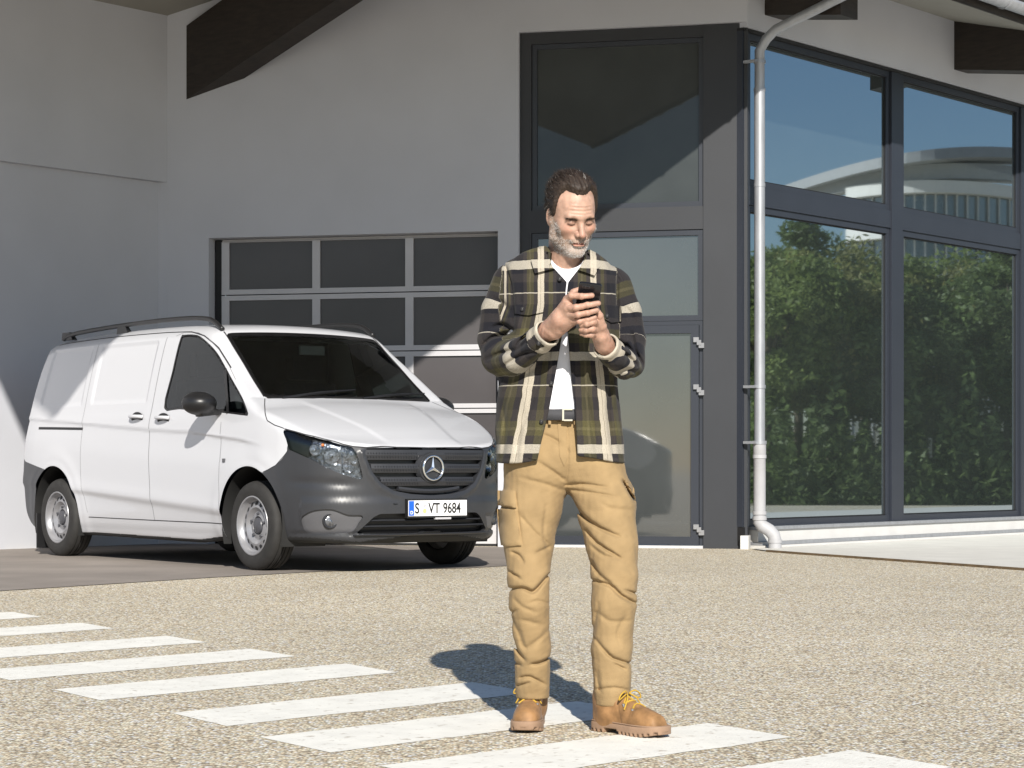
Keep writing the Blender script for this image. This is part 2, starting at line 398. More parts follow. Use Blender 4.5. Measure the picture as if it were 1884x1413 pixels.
# transom light and door
tw = empty('transom_window'); tw.parent = building
frame4(FW, tw, 3.664, 5.300, 2.125, 2.972, 0.05, pw - .09, pw - .015, 'anthracite_frame')
FW.box('pane', 3.70, 5.256, pw - .055, pw - .043, 2.17, 2.925, 'door_pane', tw)
dr = empty('entrance_door'); dr.parent = building
FW.box('door_frame', 5.262, 5.300, pw - .09, pw - .02, 0.03, 2.123, 'anthracite_frame', dr, 0.003)
FW.box('door_frame', 3.664, 3.70, pw - .09, pw - .02, 0.03, 2.123, 'anthracite_frame', dr, 0.003)
FW.box('door_frame', 3.70, 5.262, pw - .09, pw - .02, 2.085, 2.122, 'anthracite_frame', dr, 0.003)
frame4(FW, dr, 3.705, 5.258, 0.032, 2.082, 0.075, pw - .08, pw + .002, 'anthracite_frame', 'leaf_bar')
FW.box('pane', 3.76, 5.20, pw - .05, pw - .036, 0.09, 2.02, 'door_pane', dr)
for zh in (1.916, 1.477, 0.174):
    bm = bmesh.new()
    for (ua, ub_, wa, wb, za, zb) in ((5.212, 5.262, 0, .03, .005, .05), (5.245, 5.285, .002, .036, -.022, .024), (5.262, 5.312, 0, .03, -.05, -.003)):
        vsx = [bm.verts.new(FW(u, pw + .002 + w, zh + z)) for z in (za, zb) for (u, w) in ((ua, wa), (ub_, wa), (ub_, wb), (ua, wb))]
        for f in HEX: bm.faces.new([vsx[i] for i in f])
    bm_obj('hinge', bm, 'alu_hinge', dr, True, 0.003)

# right facade: two storeys of large panes ------------------------------------
fz = -0.06
bays = [(0.10, 2.72), (2.95, 5.60), (5.83, 8.48), (8.71, 11.36)]
gl = empty('glazed_facade'); gl.parent = building
for ua, ub_ in ((-0.012, 0.10), (2.722, 2.948), (5.602, 5.828), (8.482, 8.708)):
    RW.box('mullion', ua, ub_, fz - .14, fz + .012, 0.204, 4.80, 'anthracite_frame', gl, 0.003)
RW.box('head_panel', -0.012, 13.9, fz - .2, fz + .03, 4.802, 4.826, 'dark_seal', gl)
RW.box('transom', -0.0, 13.9, fz - .14, fz + .004, 3.20, 3.375, 'anthracite_frame', gl, 0.003)
RW.box('end_panel', 11.362, 13.9, fz - .14, fz + .002, 0.204, 3.198, 'anthracite', gl)
RW.box('end_panel', 11.362, 13.9, fz - .14, fz + .002, 3.377, 4.80, 'anthracite', gl)
for ua, ub_ in bays:
    for z0, z1 in ((0.206, 3.198), (3.377, 4.80)):
        w = empty('window'); w.parent = gl
        frame4(RW, w, ua + .002, ub_ - .002, z0, z1, 0.058, fz - .10, fz - .012, 'anthracite_frame')
        RW.box('pane', ua + .052, ub_ - .052, fz - .06, fz - .042, z0 + .052, z1 - .052, 'facade_pane', w)
        g2 = 0.012                                   # rubber gasket round the pane
        frame4(RW, w, ua + .0605, ub_ - .0605, z0 + .0585, z1 - .0585, g2, fz - .041, fz - .030, 'dark_seal', 'gasket', 0)
RW.box('window_sill', 0.14, 13.9, -.1, 0.035, 0.172, 0.202, 'zinc', gl, 0.003)
RW.box('plinth', 0.16, 13.9, -.2, 0.012, 0.062, 0.170, 'plinth_white', gl)
RW.box('base_flashing', 0.16, 13.9, -.2, 0.06, 0.030, 0.060, 'zinc', gl, 0.003)
RW.box('base_step', 0.16, 13.9, -.2, 0.10, 0.0, 0.028, 'plinth_white', gl)
RW.box('corner_seal', -0.010, 0.09, fz - .1, fz + .02, 0.03, 0.2, 'dark_seal', gl)
FW.box('plinth_block', 5.66, 5.735, -.10, 0.06, 0.0, 0.125, 'plinth_white', gl)

# rain pipe -------------------------------------------------------------------
dp = empty('rain_pipe'); dp.parent = building
wx = 0.105; up = 0.045
def rpx(u, w, z): return tuple(RW(u, w, z))
g_end = RW(0.35, 1.27, 5.24)
tube('pipe', [tuple(g_end), rpx(0.34, 1.23, 5.18), rpx(up + .03, .26, 4.78), rpx(up + .01, .17, 4.70), rpx(up, wx, 4.60), rpx(up, wx, 4.2)], 0.047, 'zinc', dp, 18)
tube('pipe', [rpx(up, wx, 4.25), rpx(up, wx, 3.0), rpx(up, wx, 0.98)], 0.050, 'zinc', dp, 18)
tube('standpipe', [rpx(up, wx, .985), rpx(up, wx, .86), rpx(up, wx, .855), rpx(up, wx, .29)], [.060, .060, .056, .056], 'pvc_grey', dp, 18)
tube('elbow', [rpx(up, wx, .31), rpx(up, wx, .25), rpx(up + .01, wx + .02, .215), rpx(up + .05, wx + .075, .175), rpx(up + .07, wx + .11, .13), rpx(up + .075, wx + .12, .08), rpx(up + .075, wx + .12, -.02)], 0.060, 'pvc_grey', dp, 18)
for z, r_ in ((4.50, .056), (4.24, .054), (3.36, .0535), (1.50, .057), (0.985, .066), (.855, .063), (.335, .064), (.285, .066)):
    tube('pipe_collar', [rpx(up, wx, z - .016), rpx(up, wx, z + .016)], r_, 'zinc' if z > .98 else 'pvc_grey', dp, 18)
tube('pipe_collar', [rpx(up + .075, wx + .12, .06), rpx(up + .075, wx + .12, .088)], .066, 'pvc_grey', dp, 18)
for z in (4.50, 1.50, 0.985):
    RW.box('pipe_bracket', up - .085, up - .05, -.02, wx + .012, z - .012, z + .012, 'zinc', dp, 0.002)
# ------------------------------------------------------------------ implicit-surface toolkit (numpy)
def smin(a, b, k):
    h = np.clip(0.5 + 0.5 * (b - a) / k, 0, 1)
    return b + (a - b) * h - k * h * (1 - h)
def smax(a, b, k): return -smin(-a, -b, k)
def sstep(a, b, x):
    t = np.clip((x - a) / (b - a), 0, 1); return t * t * (3 - 2 * t)
def poly_sdf(px, py, poly):
    """signed distance (negative inside) to a closed polygon, vectorised"""
    P = np.asarray(poly, np.float32); n = len(P)
    px = np.asarray(px, np.float32); py = np.asarray(py, np.float32)
    if px.size < 3000:
        A_ = P; E_ = np.roll(P, -1, 0) - P
        wx = px[:, None] - A_[:, 0]; wy = py[:, None] - A_[:, 1]
        t = np.clip((wx * E_[:, 0] + wy * E_[:, 1]) / ((E_ ** 2).sum(1) + 1e-12), 0, 1)
        d = np.sqrt(((wx - E_[:, 0] * t) ** 2 + (wy - E_[:, 1] * t) ** 2).min(1))
        By = A_[:, 1] + E_[:, 1]
        c = (A_[:, 1] > py[:, None]) != (By > py[:, None])
        ey = np.where(np.abs(E_[:, 1]) > 1e-9, E_[:, 1], 1e-9)
        ins = (c & (px[:, None] < A_[:, 0] + wy * E_[:, 0] / ey)).sum(1) % 2 == 1
        return np.where(ins, -d, d)
    d2 = np.full(px.shape, 1e9, np.float32); ins = np.zeros(px.shape, bool)
    for i in range(n):
        ax, ay = P[i]; bx, by = P[(i + 1) % n]
        ex, ey = bx - ax, by - ay
        wx, wy = px - ax, py - ay
        t = np.clip((wx * ex + wy * ey) / (ex * ex + ey * ey + 1e-12), 0, 1)
        dx, dy = wx - ex * t, wy - ey * t
        d2 = np.minimum(d2, dx * dx + dy * dy)
        c = (ay > py) != (by > py)
        if c.any():
            xi = ax + (py - ay) * ex / (ey if abs(ey) > 1e-9 else 1e-9)
            ins ^= c & (px < xi)
    d = np.sqrt(d2)
    return np.where(ins, -d, d)
def catmull(pts, n=6, closed=True):
    P = np.asarray(pts, float); m = len(P); out = []
    rg = range(m) if closed else range(m - 1)
    for i in rg:
        p0, p1, p2, p3 = (P[(i - 1) % m], P[i], P[(i + 1) % m], P[(i + 2) % m]) if closed else (P[max(i - 1, 0)], P[i], P[i + 1], P[min(i + 2, m - 1)])
        for t in np.arange(n) / n:
            out.append(0.5 * ((2 * p1) + (-p0 + p2) * t + (2 * p0 - 5 * p1 + 4 * p2 - p3) * t * t + (-p0 + 3 * p1 - 3 * p2 + p3) * t ** 3))
    if not closed: out.append(P[-1])
    return np.array(out)
def surface_nets(f, lo, hi, h, block=8, proj=2):
    """dual contouring (surface nets) of f<0 on a sparse block grid; f takes (n,3)"""
    lo = np.array(lo, float); hi = np.array(hi, float)
    nb = np.ceil((hi - lo) / (h * block)).astype(int)
    n = nb * block + 1
    # coarse pass at block centres
    ax = [lo[k] + (np.arange(nb[k]) + .5) * h * block for k in range(3)]
    C = np.stack(np.meshgrid(*ax, indexing='ij'), -1).reshape(-1, 3).astype(np.float32)
    dc = f(C).reshape(nb)
    near = np.abs(dc) < h * block * 1.35
    V = np.repeat(np.repeat(np.repeat(np.where(dc < 0, -1., 1.).astype(np.float32), block, 0), block, 1), block, 2)
    V = np.pad(V, ((0, 1),) * 3, mode='edge')
    M = np.zeros(n, bool)
    for (i, j, k) in np.argwhere(near):
        M[i * block:(i + 1) * block + 1, j * block:(j + 1) * block + 1, k * block:(k + 1) * block + 1] = True
    idx = np.argwhere(M)
    for s in range(0, len(idx), 1500000):
        ii = idx[s:s + 1500000]
        V[ii[:, 0], ii[:, 1], ii[:, 2]] = f((lo + ii * h).astype(np.float32))
    S = V < 0
    cs = [S[a:a + n[0] - 1, b:b + n[1] - 1, c:c + n[2] - 1] for a in (0, 1) for b in (0, 1) for c in (0, 1)]
    anyc = cs[0].copy(); allc = cs[0].copy()
    for c in cs[1:]: anyc |= c; allc &= c
    act = anyc & ~allc
    ci = np.argwhere(act); num = np.full(act.shape, -1, np.int32); num[act] = np.arange(len(ci))
    acc = np.zeros((len(ci), 3)); cnt = np.zeros(len(ci))
    corners = np.array([(a, b, c) for a in (0, 1) for b in (0, 1) for c in (0, 1)])
    vals = np.stack([V[ci[:, 0] + c[0], ci[:, 1] + c[1], ci[:, 2] + c[2]] for c in corners], 1)
    for a in range(8):
        for b in range(a + 1, 8):
            if np.abs(corners[a] - corners[b]).sum() != 1: continue
            va, vb = vals[:, a], vals[:, b]; x = (va < 0) != (vb < 0)
            t = np.where(x, va / np.where(x, va - vb, 1), 0)
            acc += np.where(x[:, None], corners[a] + t[:, None] * (corners[b] - corners[a]), 0); cnt += x
    P = lo + (ci + acc / cnt[:, None]) * h
    quads = []
    for axx in range(3):
        o = [(axx + 1) % 3, (axx + 2) % 3]
        s0 = [slice(None)] * 3; s1 = [slice(None)] * 3
        s0[axx] = slice(0, -1); s1[axx] = slice(1, None)
        X = S[tuple(s0)] != S[tuple(s1)]
        e = np.argwhere(X)
        ok = (e[:, o[0]] > 0) & (e[:, o[1]] > 0) & (e[:, o[0]] < n[o[0]] - 1) & (e[:, o[1]] < n[o[1]] - 1)
        e = e[ok]; u = np.zeros(3, int); v = np.zeros(3, int); u[o[0]] = 1; v[o[1]] = 1
        q = np.stack([num[tuple((e - u - v).T)], num[tuple((e - v).T)], num[tuple(e.T)], num[tuple((e - u).T)]], 1)
        flip = ~S[tuple(e.T)]
        q[flip] = q[flip][:, ::-1]
        quads.append(q)
    Q = np.concatenate(quads); Q = Q[(Q >= 0).all(1)]
    for _ in range(proj):
        P = newton(f, P, h)
    return P, Q
def grad(f, P, e=1e-3):
    g = np.empty_like(P)
    for k in range(3):
        d = np.zeros(3); d[k] = e
        g[:, k] = (f(P + d) - f(P - d)) / (2 * e)
    return g
def newton(f, P, h):
    v = f(P); g = np.empty_like(P)
    for k in range(3):
        d = np.zeros(3); d[k] = 8e-4
        g[:, k] = (f(P + d) - v) / 8e-4
    st = v[:, None] * g / np.maximum((g * g).sum(1), .2)[:, None]
    l = np.linalg.norm(st, axis=1, keepdims=True)
    return P - st * np.minimum(1, .6 * h / np.maximum(l, 1e-9))

# ------------------------------------------------------------------ van body as an implicit shape (x forward from the front axle, y left, z up)
VP = [(.86, .215), (.95, .262), (.985, .30), (.985, .40), (.975, .55), (.965, .72), (.957, .84), (.935, .900), (.90, .925), (.80, .968), (.62, 1.048), (.40, 1.130), (.20, 1.196), (.02, 1.248), (-.09, 1.285),
      (-.25, 1.412), (-.42, 1.552), (-.60, 1.697), (-.75, 1.815), (-.86, 1.863), (-1.05, 1.890), (-1.4, 1.907), (-2.0, 1.915), (-2.7, 1.908), (-3.3, 1.890), (-3.62, 1.868), (-3.74, 1.84),
      (-3.80, 1.74), (-3.855, 1.5), (-3.905, 1.25), (-3.945, 1.0), (-3.965, .84), (-3.985, .6), (-3.98, .42), (-3.92, .32), (-3.80, .245)]
VPs = np.concatenate([catmull(VP[:8], 3, False)[:-1], catmull(VP[7:15], 3, False)[:-1], catmull(VP[14:], 3, False)]).astype(np.float32)
WZ = np.array([(.15, .885), (.24, .905), (.30, .925), (.42, .944), (.60, .958), (.80, .962), (.98, .958), (1.08, .950), (1.14, .941), (1.22, .922), (1.35, .895), (1.5, .862), (1.65, .826), (1.78, .788), (1.86, .752), (1.95, .71)])
WX = np.array([(-4.1, .93), (-3.9, .955), (-3.6, .985), (-3.2, .996), (-2, 1.0), (-.3, 1.0), (.1, .998), (.35, .980), (.5, .945), (.62, .895), (.72, .825), (.80, .735), (.87, .60), (.92, .45), (.96, .25), (1.0, .05)])
def spl(T):
    """smooth (monotone cubic) table lookup"""
    x = T[:, 0]; y = T[:, 1]; dx = np.diff(x); s = np.diff(y) / dx
    m = np.concatenate([[s[0]], np.where(s[:-1] * s[1:] > 0, 2 * s[:-1] * s[1:] / (s[:-1] + s[1:] + 1e-12), 0), [s[-1]]])
    def ev(q):
        q = np.clip(q, x[0], x[-1]); i = np.clip(np.searchsorted(x, q) - 1, 0, len(x) - 2)
        h = dx[i]; t = (q - x[i]) / h
        return (y[i] * (1 + 2 * t) * (1 - t) ** 2 + m[i] * h * t * (1 - t) ** 2 + y[i + 1] * t * t * (3 - 2 * t) + m[i + 1] * h * t * t * (t - 1))
    return ev
WZf = spl(WZ); WXf = spl(WX)
def van_w(x, z):
    # the nose is rounded in plan only below the bonnet edge; the cabin keeps its width further forward
    return WZf(z) * WXf(x)
def van_f(P):
    x, y, z = P[:, 0], np.abs(P[:, 1]), P[:, 2]
    xe = x + .05 * (y / .75) ** 2 * sstep(1.1, 1.5, z) * sstep(-1.3, -.6, x) + .055 * (y / .8) ** 2.5 * sstep(1.22, .95, z) * sstep(.0, .6, x) - .05 * (y / .8) ** 2 * sstep(-3.2, -3.7, x)
    ze = z + .030 * (y / .7) ** 2 * sstep(-.3, -.9, x) + .022 * (y / .7) ** 2.2 * sstep(-.2, .1, x) * sstep(.9, 1.0, z)
    d1 = poly_sdf(xe, ze, VPs)
    d2 = (y - van_w(x, z)) * .97
    k = .05 + .05 * sstep(1.4, 1.8, z) + .03 * sstep(.1, .5, x)
    return smax(d1, d2, k)
# ------------------------------------------------------------------ van materials
simple('van_white', (0.53, 0.535, 0.56), 0.30, coat=0.7, var=0.004, vs_=2)
simple('bumper_grey', (0.031, 0.032, 0.036), 0.36, var=0.05, vs_=3, bmp=(400, 0.12, 0.0006), coord='obj')
simple('black_plastic', (0.012, 0.012, 0.013), 0.38, var=0.15, vs_=8)
simple('black_gloss', (0.006, 0.006, 0.007), 0.10, var=0.1)
simple('grille_grey', (0.026, 0.027, 0.031), 0.45, var=0.08, vs_=5)
simple('underbody', (0.012, 0.012, 0.012), 0.8, var=0.2)
simple('panel_gap', (0.16, 0.16, 0.17), 0.7, var=0.1)
simple('dark_gap', (0.02, 0.02, 0.022), 0.7, var=0.1)
simple('chrome', (0.82, 0.83, 0.85), 0.12, 1.0, var=0.02)
simple('reflector', (0.45, 0.46, 0.48), 0.16, 0.95, var=0.3, vs_=60, bmp=(70, 0.9, 0.004), coord='obj')
simple('lamp_bowl', (0.16, 0.165, 0.18), 0.22, 0.85, var=0.5, vs_=40, bmp=(22, 0.7, 0.012), coord='obj')
simple('lamp_amber', (0.8, 0.22, 0.05), 0.3, var=0.05)
simple('lamp_red', (0.55, 0.02, 0.03), 0.15, var=0.05, coat=0.5)
simple('steel_rim', (0.30, 0.30, 0.315), 0.36, 0.45, var=0.05, vs_=12, coord='obj')
simple('hub_cap', (0.055, 0.056, 0.065), 0.4, var=0.1)
simple('rubber', (0.020, 0.019, 0.018), 0.75, var=0.25, vs_=14, bmp=(90, 0.3, 0.002), coord='obj')
simple('plate_white', (0.80, 0.80, 0.80), 0.4, var=0.01)
simple('plate_blue', (0.012, 0.11, 0.60), 0.4, var=0.02)
simple('plate_black', (0.010, 0.010, 0.010), 0.5, var=0.02)
simple('plate_seal', (0.50, 0.52, 0.22), 0.5, var=0.1)
simple('interior_dark', (0.030, 0.031, 0.033), 0.75, var=0.2, vs_=10)
simple('seat_cloth', (0.028, 0.028, 0.032), 0.9, var=0.2, vs_=30)
simple('headliner', (0.22, 0.22, 0.21), 0.9, var=0.05)
def glass_mat(name, tint, fac_lo=0.06, rough=0.01, ior=1.5):
    m, nt, p = nmat(name); n = nt.nodes; L = nt.links
    out = n['Material Output']; n.remove(p)
    t = n.new('ShaderNodeBsdfTransparent'); t.inputs[0].default_value = (*tint, 1)
    g = n.new('ShaderNodeBsdfGlossy'); g.inputs['Roughness'].default_value = rough; g.inputs[0].default_value = (.9, .93, .95, 1)
    fr = n.new('ShaderNodeFresnel'); fr.inputs[0].default_value = ior
    no = n.new('ShaderNodeTexNoise'); no.inputs['Scale'].default_value = 3
    mx = n.new('ShaderNodeMixShader'); L.new(fr.outputs[0], mx.inputs[0]); L.new(t.outputs[0], mx.inputs[1]); L.new(g.outputs[0], mx.inputs[2])
    L.new(mx.outputs[0], out.inputs[0])
glass_mat('van_glass', (0.46, 0.53, 0.51), ior=1.55)
glass_mat('lamp_glass', (0.88, 0.92, 0.95), ior=1.45)

# ------------------------------------------------------------------ van assembly
van = empty('van', (-1.1748793, 16.53914227, 0), math.atan2(-0.79004015, 0.6130551))
tag(van, 'white panel van with grey bumpers and black roof rails parked before the garage door', 'van')
HV = 0.0155
VV, VQ = surface_nets(van_f, (-4.1, -1.05, .12), (1.1, 1.05, 2.0), HV, proj=3)
def sz(P): return P[:, 0] - np.abs(P[:, 1])
hood_l = np.array([(-3, 2.4), (-.90, 1.60), (-.859, 1.272), (-.817, 1.221), (-.754, 1.156), (-.709, 1.10), (-.615, 1.067), (-.495, 1.036), (-.277, .998), (-.042, .96), (.145, .923), (.24, .908), (.359, .902), (.645, .905), (1.0, .905)])
bump_l = np.array([(-3, .70), (-.736, .725), (-.679, .745), (-.587, .776), (-.51, .825), (-.486, .846), (-.438, .889), (-.43, 1.3), (1.2, 1.3)])
HL = catmull([(-.50, 1.034), (-.277, .996), (-.042, .957), (.145, .92), (.237, .903), (.285, .85), (.30, .811), (.335, .71), (.334, .68), (.315, .674), (.195, .699), (-.02, .761), (-.204, .825), (-.395, .879), (-.431, .893), (-.467, .964)], 2)
GR = [(.352, .896), (.645, .899), (1.1, .899), (1.1, .556), (.949, .558), (.785, .568), (.622, .593), (.507, .648), (.424, .73), (.366, .838)]
IN = [(.262, .286), (.339, .335), (.436, .405), (.492, .428), (.702, .430), (1.1, .428), (1.1, .280), (.50, .282)]
FG = catmull([(-.283, .393), (-.227, .431), (-.126, .458), (.044, .463), (.194, .424), (.335, .418), (.298, .365), (.239, .303), (.068, .287), (-.115, .281), (-.246, .294)], 3)
WIN = catmull([(-1.345, 1.222), (-1.325, 1.505), (-1.318, 1.775), (-1.285, 1.800), (-1.066, 1.788), (-.875, 1.726), (-.694, 1.638), (-.511, 1.517), (-.366, 1.415), (-.173, 1.278), (-.050, 1.165), (-.036, 1.142), (-.10, 1.143), (-.357, 1.164), (-.656, 1.184), (-1.094, 1.209)], 3)
WS = catmull([(-.001, 1.275), (.4, 1.276), (.735, 1.279), (.757, 1.292), (.735, 1.45), (.712, 1.6), (.692, 1.765), (.670, 1.792), (.55, 1.803), (.3, 1.812), (-.001, 1.815), (-.4, 1.81), (-.4, 1.27)], 3)
def g_arch(P, cx): return np.hypot(P[:, 0] - cx, P[:, 2] - .345) - .425
crease_z = lambda x: np.interp(x, [-3.9, -2.718, -1.569, -.87, -.137, .2], [1.185, 1.124, 1.059, 1.03, .965, .92])
crease2_z = lambda x: np.interp(x, [-3.9, -2.691, -1.568, -.474, .3], [.63, .577, .509, .441, .39])
def g_line(lx, tab): return lambda P: P[:, 2] - np.interp(lx(P), tab[:, 0], tab[:, 1])
g_hood = lambda P: np.maximum(-(P[:, 2] - np.interp(sz(P), hood_l[:, 0], hood_l[:, 1])) * .8, -.095 - P[:, 0])
g_bump = lambda P: np.maximum((P[:, 2] - np.interp(sz(P), bump_l[:, 0], bump_l[:, 1])) * .8, .0 - P[:, 0])
g_rbump = lambda P: np.maximum(P[:, 2] - np.interp(P[:, 0], [-4.1, -3.85, -3.817, -3.376, -3], [.86, .83, .808, .743, .70]), P[:, 0] + 3.2)
g_hl = lambda P: np.maximum(poly_sdf(sz(P), P[:, 2], HL) * .75, .2 - P[:, 0])
g_gr = lambda P: np.maximum(poly_sdf(sz(P), P[:, 2], GR) * .8, .5 - P[:, 0])
g_in = lambda P: np.maximum(poly_sdf(sz(P), P[:, 2], IN) * .8, .5 - P[:, 0])
g_fg = lambda P: np.maximum(poly_sdf(sz(P), P[:, 2], FG) * .75, .3 - P[:, 0])
side = lambda P: .45 - np.abs(P[:, 1])
g_win = lambda P: np.maximum(poly_sdf(P[:, 0], P[:, 2], WIN), .6 - np.abs(P[:, 1]))
g_wing = lambda P: g_win(P) + .016
g_ws = lambda P: np.maximum(np.maximum(poly_sdf(np.abs(P[:, 1]), P[:, 2], WS) * .85, P[:, 0] + .02), -1.05 - P[:, 0])
g_wsg = lambda P: g_ws(P) + .024
g_fa = lambda P: np.maximum(g_arch(P, 0.0), .5 - np.abs(P[:, 1]))
g_ra = lambda P: np.maximum(g_arch(P, -3.2), .5 - np.abs(P[:, 1]))
def rect(x0, x1, z0, z1):
    return lambda P: np.maximum.reduce([x0 - P[:, 0], P[:, 0] - x1, z0 - P[:, 2], P[:, 2] - z1, .6 - np.abs(P[:, 1])])
g_fdoor = rect(-1.535, -.415, .335, 1.862); g_sdoor = rect(-2.70, -1.545, .345, 1.85)
g_rl = lambda P: np.maximum.reduce([P[:, 0] + 3.865, .86 - P[:, 2], P[:, 2] - 1.27, .80 - np.abs(P[:, 1])])
shapes = [('front_arch', g_fa), ('rear_arch', g_ra), ('headlight', g_hl), ('bonnet', g_hood), ('grille', g_gr), ('intake', g_in), ('fog_recess', g_fg), ('bumper', g_bump), ('rear_bumper', g_rbump),
          ('screen', g_wsg), ('screen_frit', g_ws), ('glass', g_wing), ('glass_seal', g_win), ('rear_lamp', g_rl), ('front_door', g_fdoor), ('sliding_door', g_sdoor)]
frozen = np.zeros(len(VV), bool); GV = {}
for nm, g in shapes:
    val = g(VV); near = (np.abs(val) < .58 * HV) & ~frozen
    idx = np.where(near)[0]; p = VV[idx].copy()
    for _ in range(4):
        nf = grad(van_f, p); nf /= np.linalg.norm(nf, axis=1, keepdims=True) + 1e-9
        gg = grad(g, p); gt = gg - nf * (gg * nf).sum(1, keepdims=True)
        st = g(p)[:, None] * gt / np.maximum((gt * gt).sum(1), .15)[:, None]
        l = np.linalg.norm(st, axis=1, keepdims=True); p = p - st * np.minimum(1, HV / np.maximum(l, 1e-9))
        p = newton(van_f, p, HV)
    ok = (np.abs(g(p)) < 1e-3) & (np.linalg.norm(p - VV[idx], axis=1) < HV)
    VV[idx[ok]] = p[ok]; frozen[idx[ok]] = True
for nm, g in shapes:
    v = g(VV); v[np.abs(v) < 1.2e-3] = 0; GV[nm] = v
# triangles, diagonal chosen along snapped borders
cost = np.zeros((len(VQ), 2))
for nm, _ in shapes:
    v = GV[nm][VQ]
    mixed = (v.max(1) > 0) & (v.min(1) < 0)
    sg = np.sign(v)
    cost[:, 0] += mixed * ((sg[:, 0] * sg[:, 2] < 0) * 2 + (sg[:, 0] != 0) + (sg[:, 2] != 0))
    cost[:, 1] += mixed * ((sg[:, 1] * sg[:, 3] < 0) * 2 + (sg[:, 1] != 0) + (sg[:, 3] != 0))
d1 = cost[:, 0] <= cost[:, 1]
T1 = np.where(d1[:, None], VQ[:, [0, 1, 2]], VQ[:, [0, 1, 3]]); T2 = np.where(d1[:, None], VQ[:, [0, 2, 3]], VQ[:, [1, 2, 3]])
VT = np.concatenate([T1, T2])
cls = np.full(len(VT), '', dtype='U16')
NV = grad(van_f, VV); NV /= np.linalg.norm(NV, axis=1, keepdims=True)
nz = NV[VT].mean(1)[:, 2]; zc = VV[VT].mean(1)[:, 2]
cls[(nz < -.55) & (zc < .34)] = 'under'
for nm, _ in shapes:
    m = (GV[nm][VT].mean(1) < 0) & (cls == '')
    if nm in ('front_arch', 'rear_arch'): m = (GV[nm][VT].mean(1) < 0) & (cls != 'x')
    cls[m] = nm
# surface relief: crease lines, blanked window panels, arch lips, lower side
X, Y, Z = VV[:, 0], np.abs(VV[:, 1]), VV[:, 2]
sidew = sstep(.6, .8, Y) * sstep(.75, .35, X) * sstep(.3, .7, np.abs(NV[:, 1]))
disp = np.zeros(len(VV))
fade = sstep(.25, -.1, X)
dz = Z - crease_z(X)
disp += sidew * fade * (-.011 * sstep(.006, -.012, dz) * sstep(-.26, -.03, dz) + .002 * np.exp(-(dz / .02) ** 2))
dz2 = Z - crease2_z(X)
disp += sidew * fade * (.007 * np.exp(-((dz2 - .01) / .06) ** 2) - .010 * sstep(0, -.05, dz2))
for x0, x1, z0, z1 in ((-3.60, -2.80, 1.285, 1.765), (-2.62, -1.66, 1.285, 1.765)):
    sl = .16 * (Z - z0) if x0 < -3 else 0 * Z
    r_ = np.maximum.reduce([x0 + sl - X, X - x1, z0 - Z, Z - z1])
    disp += -(.011 * sstep(.006, -.014, r_)) * (Y > .6)
for cx in (0.0, -3.2):
    ra = np.hypot(X - cx, Z - .345)
    disp += .010 * np.exp(-((ra - .425) / .035) ** 2) * sidew
    disp += .008 * np.exp(-((ra - .50) / .07) ** 2) * sidew
# bumper sculpting
fr = sstep(.3, .6, X)
disp += fr * (-.012 * np.exp(-((Z - .285) / .016) ** 2) * sstep(.0, .2, Z))
disp += fr * (.012 * sstep(.56, .50, Z) * sstep(.30, .44, Z)) * (sz(VV) > -.3)
disp += fr * (-.010 * np.exp(-((Z - (.64 + .05 * (Y - .6))) / .03) ** 2) * sstep(.5, .72, Y) * sstep(.95, .85, Y))
ring = g_gr(VV)                                   # raised lip round the grille
disp += fr * .012 * np.exp(-((ring - .022) / .018) ** 2) * (Z < .88)
sc = sstep(.55, .25, Y) * sstep(.93, .80, X) * sstep(.0, .2, X)   # bonnet creases
bl = .30 + .16 * sstep(.85, 0, X)
disp += (X > -.1) * (Z > .9) * .008 * sstep(bl + .05, bl - .01, Y) * sstep(-.1, .1, X) * sstep(.93, .8, X)
glassy = (g_win(VV) < -.001) | (g_ws(VV) < -.001)
disp = np.where(glassy, 0, disp)
VD = VV + NV * disp[:, None]
def shade_normals(V, T):
    fn = np.cross(V[T[:, 1]] - V[T[:, 0]], V[T[:, 2]] - V[T[:, 0]])
    n = np.zeros_like(V)
    for k in range(3): np.add.at(n, T[:, k], fn)
    return n / (np.linalg.norm(n, axis=1, keepdims=True) + 1e-12)
ND = shade_normals(VD, VT)
def split_sides(mask):
    yc = VV[VT].mean(1)[:, 1]
    return [mask & (yc < 0), mask & (yc >= 0)]
